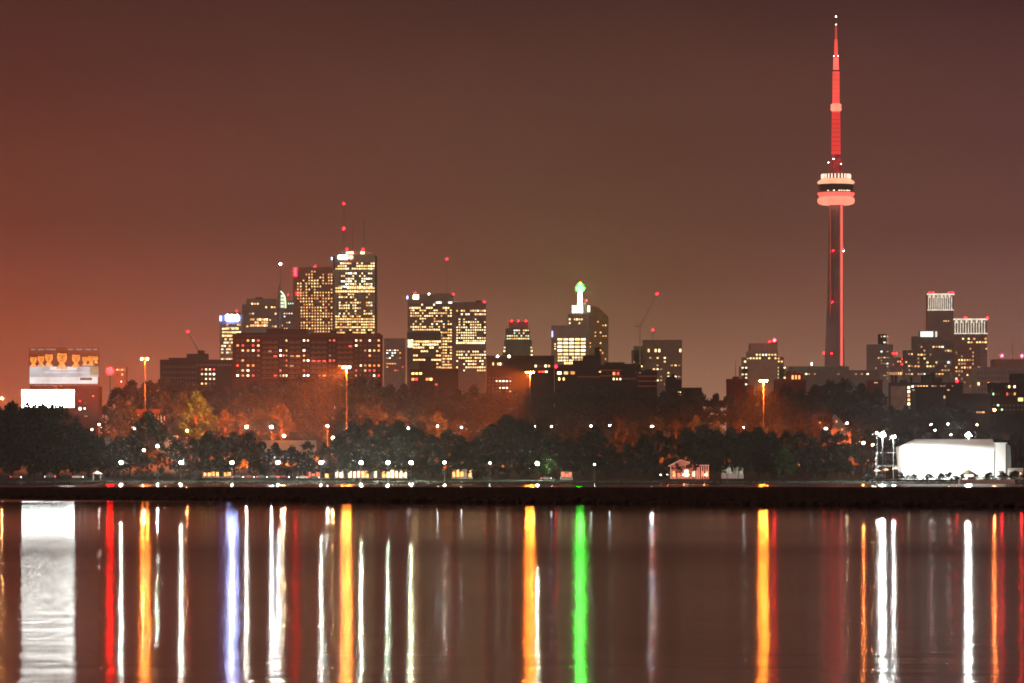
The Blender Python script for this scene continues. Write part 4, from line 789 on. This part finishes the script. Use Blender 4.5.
building('low_building', 'low flat roofed building with a pale fascia below the first orange mast', 2620, 126, 167, 411, F_['darkbrick'], 12, seed=71, wins=[(128, 140, 414, 420, 4, 1, .5, ['dim', 'orange'], .4, .9), (150, 166, 414, 422, 5, 1, .3, ['dim'], .4, .9), (130, 136, 426, 430, 2, 1, .9, ['cream', 'white'], .9, .9)], roof=[(125.5, 167.5, 410.2, F_['concrete'])])
def gabled(label, Y, x0, x1, yr, ye, yb, wall_m, roof_m, name='gabled_house', cat='house', xr=None):
    zb = min(gz(Y), PZ(yb, Y)) - .5; xm = (x0 + x1)/2; T = empty(name, (PX(xm, Y), Y, zb), label, cat); X = lambda p: (p - xm)*Y/F; Z = lambda p: PZ(p, Y) - zb; xr = xr or xm
    part('wall', T, wall_m, lambda bm: prism(bm, [(X(x0), 0), (X(x1), 0), (X(x1), Z(ye)), (X(xr), Z(yr)), (X(x0), Z(ye))], 0, 14))
    def rf(bm):
        for a, b_ in ((x0, xr), (x1, xr)):
            p, q = Vector((X(a) + (-.6 if a == x0 else .6), 0, Z(ye) - .35)), Vector((X(b_), 0, Z(yr) + .05)); n_ = Vector((0, 0, .35))
            prism(bm, [(v.x, v.z) for v in ((p, q, q + n_, p + n_) if a == x0 else (q, p, p + n_, q + n_))], -.8, 14.8)
    part('roof', T, roof_m, rf); return T, X, Z
T, X, Z = gabled('pale gabled house front on the slope behind the dark shore trees', 2600, 823, 851, 414, 431, 440, F_['brown'], F_['tar'], xr=834.5)
for x_, y_, k in ((836.5, 421.5, 'orange'), (842, 429.5, 'orange'), (819, 418.2, 'orange')):
    if x_ > 823: o = obj('window', unit_window(k), None, T); o.location = (X(x_), -.05, Z(y_)); o.scale = (.7, .24, 1.2)
building('small_house', 'small dark house with orange windows west of the pale gabled house', 2605, 813, 822, 416, F_['darkbrick'], 9, seed=73, wins=[(816.5, 821, 417.4, 418.8, 1, 1, 1, ['orange'], .6, .9), (816, 821, 421.8, 423.4, 2, 1, 1, ['orange'], .8, .9)], dark=False)

# ------------------------------------------------------------------ along the shore
lit_o = emit('orange_interior_light', (1, .42, .12), 2.6, False, .6, .8); lit_b = emit('beige_interior_light', (1, .72, .42), 3.2, False, .6, .6); lit_r = emit('red_interior_light', (1, .2, .10), 1.8, False, .6, .8)
tail_l = emit('tail_lamp_light', (1, .05, .06), 16, False); head_l = emit('head_lamp_light', (1, .95, .85), 20, False)
roof_dark = mat('dark_shingle_roof', (.05, .045, .04), .9, .3, 1, .1)
def pavilion(label, Y, x0, x1, yt, yb, bays, lights, wall_m, seed, name='pavilion'):
    zb = PZ(yb, Y); xm = (x0 + x1)/2; T = empty(name, (PX(xm, Y), Y, zb), label, 'pavilion'); rn = random.Random(seed); w = (x1 - x0)*Y/F; h = PZ(yt, Y) - zb
    part('roof', T, roof_dark, lambda bm: prism(bm, [(-w/2 - .6, h - .2), (w/2 + .6, h - .2), (w/2 - 1, h + .7), (-w/2 + 1, h + .7)], -1.0, 8))
    part('back_wall', T, wall_m, lambda bm: bx(bm, -w/2, w/2, 2.2, 7, -1.5, h - .21)); bwid = w / bays
    part('floor_slab', T, F_['concrete'], lambda bm: bx(bm, -w/2 - .3, w/2 + .3, -.8, 2.19, -2.5, -.02))
    for k in range(bays):
        if rn.random() < .9:
            ww = bwid * rn.uniform(.55, .88); c = -w/2 + (k + .5)*bwid + rn.uniform(-.2, .2)*bwid*.3; hh = h * rn.uniform(.55, .85)
            part('lit_opening', T, rn.choice(lights), lambda bm: bx(bm, c - ww/2, c + ww/2, 2.02, 2.18, .1, hh))
    for k in range(bays + 1): part('post', T, F_['brown'], lambda bm: bx(bm, -w/2 + k*bwid - .14, -w/2 + k*bwid + .14, -.6, -.32, -.02, h - .21))
    return T
pavilion('low orange lit pavilion with dark posts near the warm shore lamp', 2238, 203, 231, 470.5, 476.3, 7, [lit_o, lit_o, lit_r], F_['darkbrick'], 1)
pavilion('small picnic shelter with orange and red lit bays', 2238, 298, 329, 470.5, 477.8, 7, [lit_o, lit_b, lit_r], F_['darkbrick'], 2, 'picnic_shelter')
T = pavilion('long bright beige pavilion behind dark tree trunks', 2238, 335, 407, 468.8, 477.6, 17, [lit_b, lit_b, lit_b, lit_o], F_['brown'], 3); T['label'] = 'long bright beige lit pavilion under four white shore lamps'
pavilion('small orange hut with a pale wing east of the long pavilion', 2238, 452, 472, 468.5, 477, 5, [lit_o, emit('dim_beige_interior_light', (1, .6, .35), .5, False, .5, .8), lit_o], F_['pale'], 4, 'shore_hut')
pavilion('little red and cream kiosk east of the green lit lamp', 2222, 561, 572, 471, 477, 3, [lit_r, lit_b], F_['pale'], 5, 'kiosk')
T = pavilion('pale colonnade with faint greenish lit bays under dark trees', 2230, 722, 743, 466, 474, 6, [emit('pale_green_interior_light', (.75, .85, .6), .55, False, .5, .8)], F_['pale'], 6, 'colonnade')
T, X, Z = gabled('white gabled house flooded with red light on the shore', 2225, 671, 699, 460.5, 465.5, 479, mat('weathered_white_boards', (.42, .38, .35), .8, .25, .6), F_['white'], xr=681)
part('porch_roof', T, F_['white'], lambda bm: bx(bm, X(696), X(709), -3, -.05, Z(465.6), Z(464.9)))
for k in range(6): part('porch_post', T, F_['white'], lambda bm: bx(bm, X(697 + k*2.2) - .2, X(697 + k*2.2) + .2, -2.9, -2.5, 0, Z(465.6) - .02))
part('window', T, glass, lambda bm: bx(bm, X(681), X(690), -.2, .1, Z(468.6), Z(466)))
part('window_bar', T, F_['white'], lambda bm: bx(bm, X(685.3), X(685.7), -.26, -.2, Z(468.6), Z(466)))
part('door', T, lit_b, lambda bm: bx(bm, X(684.5), X(688), -.2, .1, Z(476.5), Z(470)))
for k, a in enumerate((673, 677.5, 692.5, 701, 705.5)): part('lit_opening', T, [lit_o, lit_r, lit_b, lit_r, lit_o][k], lambda bm: bx(bm, X(a), X(a + 2.2), -.14, .1, Z(476.5), Z(471.5)))
for a, P in ((667, 1500), (683, 1700), (703, 1700)): point(T, (X(a), -9, 3.0), (1, .08, .02), P)
for a in (660.5, 683.3, 688, 705, 667): part('porch_lamp', T, emit('red_white_lamp', (1, .55, .4), 26, False), lambda bm: ball(bm, (X(a), -3.2, Z(474.8)), .3))
for k, (px, pt) in enumerate(((655.5, 466), (662, 470))): tree('bush', px, pt, 2213, ['taller', 'lower'][k] + ' red lit bush beside the white gabled house', 'bushes on the shore', 1.2, 'bush')
T = empty('gazebo_frame', (PX(97, 2200), 2200, gz(2200)), 'small open gazebo with a pale pointed roof near the white lamp', 'gazebo')
for a in (-1.6, 1.6):
    for b_ in (-1.6, 1.6): part('post', T, F_['white'], lambda bm: tube(bm, (a, b_, 0), (a, b_, 2.9), .08, .08, 6))
part('roof', T, F_['white'], lambda bm: lathe(bm, [(2.5, 2.85), (2.45, 2.95), (.2, 4.2)], 8))
# parked cars
car_cols = [mat('car_paint_grey', (.10, .10, .11), .35, .1, 1, .5, .3), mat('car_paint_red', (.25, .03, .03), .35, .1, 1, .5), mat('car_paint_white', (.6, .6, .6), .35, .05, 1, .5)]
tyre = mat('tyre_rubber', (.02, .02, .02), .9, .2)
def car(px, Y, col, label, flip=False, lamps=True):
    T = empty('parked_car', (PX(px, Y), Y, hgt(PX(px, Y), Y) + .12), label, 'car', 'cars parked along the shore'); s = -1 if flip else 1
    body = [(-2.2, .3), (2.2, .3), (2.25, .75), (1.9, .9), (1.1, .98), (-1.3, 1.0), (-2.1, .95), (-2.25, .7)]
    cab = [(-1.75, .99), (1.15, .985), (.55, 1.45), (-1.15, 1.47)]
    fl_ = lambda pts: [(x_*s, z_) for x_, z_ in pts][::s]
    part('body', T, car_cols[col], lambda bm: prism(bm, fl_(body), -.88, .88)); part('cabin', T, glass, lambda bm: prism(bm, fl_(cab), -.76, .76))
    part('roof', T, car_cols[col], lambda bm: prism(bm, fl_([(-1.16, 1.475), (.56, 1.455), (.5, 1.51), (-1.1, 1.53)]), -.74, .74))
    for a in (-1.4, 1.4):
        for b_ in (-.8, .8): part('wheel', T, tyre, lambda bm: tube(bm, (a, b_ - .12, .32), (a, b_ + .12, .32), .33, .33, 14))
    for b_ in (-.7, .7):
        part('tail_lamp', T, tail_l if lamps else glass, lambda bm: bx(bm, -2.29*s - .1, -2.29*s + .1, b_ - .2, b_ + .2, .68, .88)); part('head_lamp', T, head_l if lamps else glass, lambda bm: bx(bm, 2.25*s - .09, 2.25*s + .09, b_ - .2, b_ + .2, .62, .78))
    return T
for i, (px, c_, fl2, lab) in enumerate(((238, 0, False, 'dark car with red tail lamps nearest the orange pavilion'), (249, 1, False, 'red car between the orange pavilion and a dark car'), (262, 0, False, 'dark car with red tail lamps under no lamp, midway in the row'), (272, 0, True, 'dark car parked just west of the bluish shore lamp'), (284, 1, False, 'red car parked just east of the bluish shore lamp'),
        (302, 2, True, 'white car in front of the picnic shelter'), (314, 0, False, 'dark car in front of the picnic shelter'), (78, 2, False, 'white car with lit lamps nearest the small gazebo'), (50, 0, True, 'dark car with lit lamps below the film billboard'), (16, 1, False, 'lone red car at the western end of the shore'), (546, 2, False, 'white car parked beside the green lit lamp'))):
    car(px, 2212, c_, lab, fl2)

# ------------------------------------------------------------------ the white hall, its floodlights and what stands before it
HY = 2172.0; fabric = mat('white_hall_fabric', (.80, .80, .77), .7, .05, .1, .2)
H = empty('fabric_hall', (PX(954, HY), HY, gz(HY)), 'large white fabric hall with a rounded eave, brilliantly flood lit', 'hall'); l = H.location
hx = lambda p: PX(p, HY) - l.x; hz_ = lambda p: PZ(p, HY) - l.z
prof = [(0, 0), (0, hz_(449)), (.25, hz_(447)), (1.0, hz_(445.2)), (2.4, hz_(444)), (12, hz_(439.2)), (13, hz_(438.9)), (24, hz_(444)), (25.5, hz_(447)), (26, 0)]
def hall(bm):
    st = [(hx(901.5), .0), (hx(900.4), .55), (hx(899.8), 1.0), (hx(996), 1.0)]
    a = [bm.verts.new((hx(903.5) + (hx(918) - hx(903.5)) * max(0, min(1, (z - hz_(447)) / (hz_(439) - hz_(447)))) - (1.5 if z > hz_(450) and z < hz_(444.5) else 0), y, z)) for y, z in prof]
    b_ = [bm.verts.new((hx(995), y, z)) for y, z in prof]
    for k in range(len(prof) - 1): bm.faces.new((a[k], b_[k], b_[k+1], a[k+1]))
    bm.faces.new(a[::-1]); bm.faces.new(b_)
part('membrane', H, fabric, hall)
part('end_bay', H, fabric, lambda bm: prism(bm, [(hx(995.2), 0), (hx(1005.5), 0), (hx(1005.5), hz_(443.2)), (hx(995.2), hz_(443.2))], -.4, 25))
part('end_wall', H, mat('grey_green_end_wall', (.16, .18, .16), .8, .15), lambda bm: prism(bm, [(hx(1005.6), 0), (hx(1012), 0), (hx(1010.5), hz_(446)), (hx(1005.6), hz_(443.4))], .4, 24))
part('eave_edge', H, F_['white'], lambda bm: bx(bm, hx(993), hx(1007), -.7, -.42, hz_(443.6), hz_(442.6)))
part('door_gap', H, glass, lambda bm: prism(bm, [(hx(993.3), 0), (hx(994.9), 0), (hx(994.7), hz_(452)), (hx(994.2), hz_(450))], -.2, -.05))
for k in range(1, 9): part('seam_rib', H, F_['white'], lambda bm: bx(bm, hx(904 + k*10.2) - .08, hx(904 + k*10.2) + .08, -.09, .04, 0, hz_(449)))
fl_m = emit('flood_lamp', (.94, 1, .93), 5200)
for i, px in enumerate((905, 922, 940, 958, 976, 992)):
    T = empty('ground_floodlight', (PX(px, 2157), 2157, hgt(PX(px, 2157), 2157)), 'small ground floodlight washing the hall wall, ' + ORD[i] + ' from the floodlight poles', 'floodlight', 'floodlights before the white hall')
    part('housing', T, F_['black'], lambda bm: bx(bm, -.3, .3, -.25, .12, .25, .75)); part('stand', T, F_['black'], lambda bm: tube(bm, (0, 0, 0), (0, 0, .25), .08, .08, 6))
    part('lens', T, emit('flood_lens_light', (.95, 1, .93), 60, False), lambda bm: bx(bm, -.25, .25, .13, .16, .3, .7)); spot(T, (0, .5, .6), (0, 1, .38), (.93, 1, .95), 8000, 140, .6, .3)
def flood_pole(px, py, Y, label, heads, Lm, P, d, r=.45):
    T = empty('floodlight_pole', (PX(px, Y), Y, hgt(PX(px, Y), Y)), label, 'floodlight', 'floodlight poles by the white hall'); hz = PZ(py, Y) - T.location.z
    part('pole', T, F_['black'], lambda bm: tube(bm, (0, 0, 0), (0, 0, hz), .26, .16, 8)); part('crossbar', T, F_['black'], lambda bm: bx(bm, -1.6, 1.6, .2, .45, hz - .3, hz - .1))
    for h_ in heads:
        part('flood_lens', T, Lm, lambda bm: ball(bm, (h_[0], -.25, hz + h_[1]), r, 2), True); part('flood_housing', T, F_['black'], lambda bm: bx(bm, h_[0] - .5, h_[0] + .5, .21 - .1, .19 + .3, hz + h_[1] - .45, hz + h_[1] + .45))
    if P: spot(T, (0, -.8, hz), d, (.9, 1, .93), P, 150, .5, .5)
    return T
flood_pole(882.5, 435.5, 2150, 'brightest double headed floodlight pole between the ragged tree and hall', ((-.8, .1), (.7, .2), (0, .9)), fl_m, 2.5e5, (-.1, .8, -.35)); flood_pole(893.3, 436.8, 2160, 'slimmer floodlight pole nearest the corner of the white hall', ((-.3, 0), (.5, .1)), emit('flood_lamp_dimmer', (.94, 1, .95), 2600), 8e4, (.2, .8, -.4), .38)
flood_pole(877, 433, 2160, 'small floodlight west of the brightest floodlight pole', ((0, 0),), emit('flood_lamp_small', (1, 1, .9), 900), 0, None, .3); flood_pole(968.5, 435.5, 2203, 'floodlight pole rising behind the roof of the white hall', ((-.9, 0), (.6, .1), (0, .8)), fl_m, 6e5, (0, .6, -.35))
T = empty('goal_net', (PX(888, 2175), 2175, gz(2175)), 'tall thin net frame between the floodlight poles', 'sports net'); l = T.location
part('frame', T, F_['white'], lambda bm: [bx(bm, PX(a, 2175) - l.x - .05, PX(a, 2175) - l.x + .05, 0, .1, 0, 12.5) for a in (876, 899)] and [bx(bm, PX(876.3, 2175) - l.x, PX(898.7, 2175) - l.x, .02, .08, z, z + .06) for z in (6.5, 12.3)] and None)
GY = 2150.0
T = empty('marquee_gazebo', (PX(968.5, GY), GY, gz(GY) + .3), 'beige pointed gazebo standing before the middle of the white hall', 'gazebo')
beige = mat('beige_canvas', (.50, .42, .32), .85, .1, .5)
part('canopy', T, beige, lambda bm: lathe(bm, [(3.6, 2.6), (3.55, 2.9), (1.6, 4.1), (.1, 4.9)], 8), False)
for k in range(8): part('post', T, F_['white'], lambda bm: tube(bm, (3.3*math.cos(k*.785), 3.3*math.sin(k*.785), -.3), (3.3*math.cos(k*.785), 3.3*math.sin(k*.785), 2.62), .09, .09, 6))
canv = [mat('brown_canvas', (.22, .10, .06), .9, .2), mat('navy_canvas', (.03, .05, .10), .9, .2), beige]
for i, (px, py, c_, lab) in enumerate(((885, 468.5, 0, 'brown patio umbrella under the brightest floodlight pole'), (896, 467.5, 0, 'taller brown patio umbrella at the hall corner'), (877, 469.5, 0, 'brown patio umbrella nearest the ragged tree'), (899, 471.5, 1, 'navy patio umbrella at the hall corner'), (1001, 470.5, 2, 'beige patio umbrella before the hall end bay'))):
    T = empty('patio_umbrella', (PX(px, 2152), 2152, gz(2152)), lab, 'umbrella', 'patio umbrellas by the hall'); hz = PZ(py, 2152) - gz(2152)
    part('pole', T, F_['white'], lambda bm: tube(bm, (0, 0, 0), (0, 0, hz), .05, .05, 6)); part('canopy', T, canv[c_], lambda bm: lathe(bm, [(1.7, hz - .75), (1.65, hz - .62), (.9, hz - .2), (.05, hz)], 8))
T = empty('terrace_railing', (PX(905, 2147), 2147, gz(2147)), 'long white railing along the terrace before the white hall', 'railing'); l = T.location; wl = PX(1016, 2147) - l.x
part('rail', T, F_['white'], lambda bm: (bx(bm, 0, wl, 0, .08, 2.0, 2.12), bx(bm, 0, wl, 0, .08, .9, .98)))
for k in range(38): part('post', T, F_['white'], lambda bm: bx(bm, wl*k/37 - .06, wl*k/37 + .06, .085, .2, 0, 2.15))
for i, (px, py, w) in enumerate(((908, 475, 1.0), (914, 474, .9), (926, 475.5, 1.0), (941, 474.5, .9), (957, 475.5, 1.0), (990, 472.5, 1.2), (1004, 474, 1.1), (1016, 471, 1.5), (880, 474.5, 1.6), (868, 474, 1.5))):
    tree('bush', px, py, 2149.5 - (i % 3), 'leafy planter bush, ' + (ORD[i] + ' along the terrace before the white hall' if i < 8 else ['under the brightest floodlight pole', 'below the ragged tree'][i-8]), 'bushes before the hall', w, 'bush')
building('tan_shed', 'low tan shed flood lit beside the end of the white hall', 2165, 1009, 1023, 470, F_['pale'], 8, seed=81, roof=[(1008.5, 1023.5, 469.2, F_['brown'])], wins=[(1010, 1022, 472, 475, 4, 1, .5, ['warm'], .4, .7)])
T = empty('terrace_wall', (PX(872, 2146), 2146, gz(2146) - .6), 'low grey stone terrace wall along the water before the white hall', 'wall'); wl = PX(1024, 2146) - T.location.x
part('wall', T, stone, lambda bm: bx(bm, 0, wl, .3, .8, 0, 1.5)); part('coping', T, F_['concrete'], lambda bm: bx(bm, -.1, wl + .1, .2, .9, 1.5, 1.65))
for i in range(9): tree('bush', 900 + i*12.3 + (i*i % 5), 472.2 + (i*7 % 4)*.7, 2152 + (i % 3), 'dark hedge plant against the lit hall wall, ' + ORD[i] + ' from the floodlight poles', 'hedge plants against the white hall', 1.0 + .15*(i % 3), 'hedge_plant', i)
chair_m = mat('white_plastic', (.6, .6, .6), .5, .05)
for i in range(8):
    px = 906 + i*10.5; T = empty('terrace_table', (PX(px, 2148), 2148, gz(2148)), 'white round terrace table behind the railing, ' + ORD[i] + ' from the floodlight poles', 'table', 'tables on the terrace of the white hall')
    part('tabletop', T, chair_m, lambda bm: lathe(bm, [(.75, 1.6), (.75, 1.66)], 14)); part('leg', T, F_['steel'], lambda bm: tube(bm, (0, 0, 0), (0, 0, 1.6), .06, .06, 6))
def boat(px, Y, label, s=1.0):
    T = empty('moored_boat', (PX(px, Y), Y, .1), label, 'boat', 'boats moored below the terrace'); T.scale = (s, s, s)
    def hull(bm):
        st = [(-4.2, 1.2, .9, 1.25), (-2, 1.45, .95, 1.2), (1, 1.45, .85, 1.3), (3, .9, .5, 1.5), (4.6, .05, .05, 1.75)]; rg = []
        for x_, w_, wb, zt in st: rg.append([bm.verts.new(p) for p in ((x_, -w_, zt), (x_, -wb, -.15), (x_, wb, -.15), (x_, w_, zt))])
        for p, q in zip(rg, rg[1:]):
            for k in range(3): bm.faces.new((p[k], q[k], q[k+1], p[k+1]))
            bm.faces.new((p[3], q[3], q[0], p[0]))
        bm.faces.new(rg[0]); bm.faces.new(rg[-1][::-1])
    part('hull', T, F_['white'], hull)
    part('cabin', T, F_['white'], lambda bm: prism(bm, [(-1.6, 1.15), (1.6, 1.25), (.9, 2.2), (-1.4, 2.25)], -.95, .95)); part('windscreen', T, glass, lambda bm: prism(bm, [(-1.2, 1.5), (1.2, 1.55), (.85, 2.05), (-1.1, 2.05)], -.99, .99)); part('rail', T, F_['steel'], lambda bm: tube(bm, (1.5, -.9, 2.0), (4.3, -.1, 2.3), .04, .04, 5))
for px, lab, s in ((972, 'white motor boat moored below the beige gazebo', 1.35), (987, 'smaller white motor boat east of the beige gazebo', 1.1), (1003, 'white motor boat moored below the hall end bay', 1.1)): boat(px, 2124, lab, s)

bm = bmesh.new(); rk = random.Random(9)
for k in range(1300):
    x_ = rk.uniform(-245, 245); y_ = 2134 + rk.random()**1.5 * 9; r = rk.uniform(.25, .75)
    res = bmesh.ops.create_icosphere(bm, subdivisions=1, radius=r, matrix=Matrix.Translation((x_, y_, hgt(x_, y_) + r*.2)) @ Matrix.Rotation(rk.uniform(0, 6), 4, 'Z') @ Matrix.Diagonal((1.3, .9, .7, 1)))
    for v in res['verts']: v.co += Vector((rk.uniform(-1, 1), rk.uniform(-1, 1), rk.uniform(-1, 1))) * r * .18
tag(obj('shore_rocks', bm, mat('shore_rock', (.10, .095, .085), .85, .4, .8, .2, bump=.3)), kind='stuff')
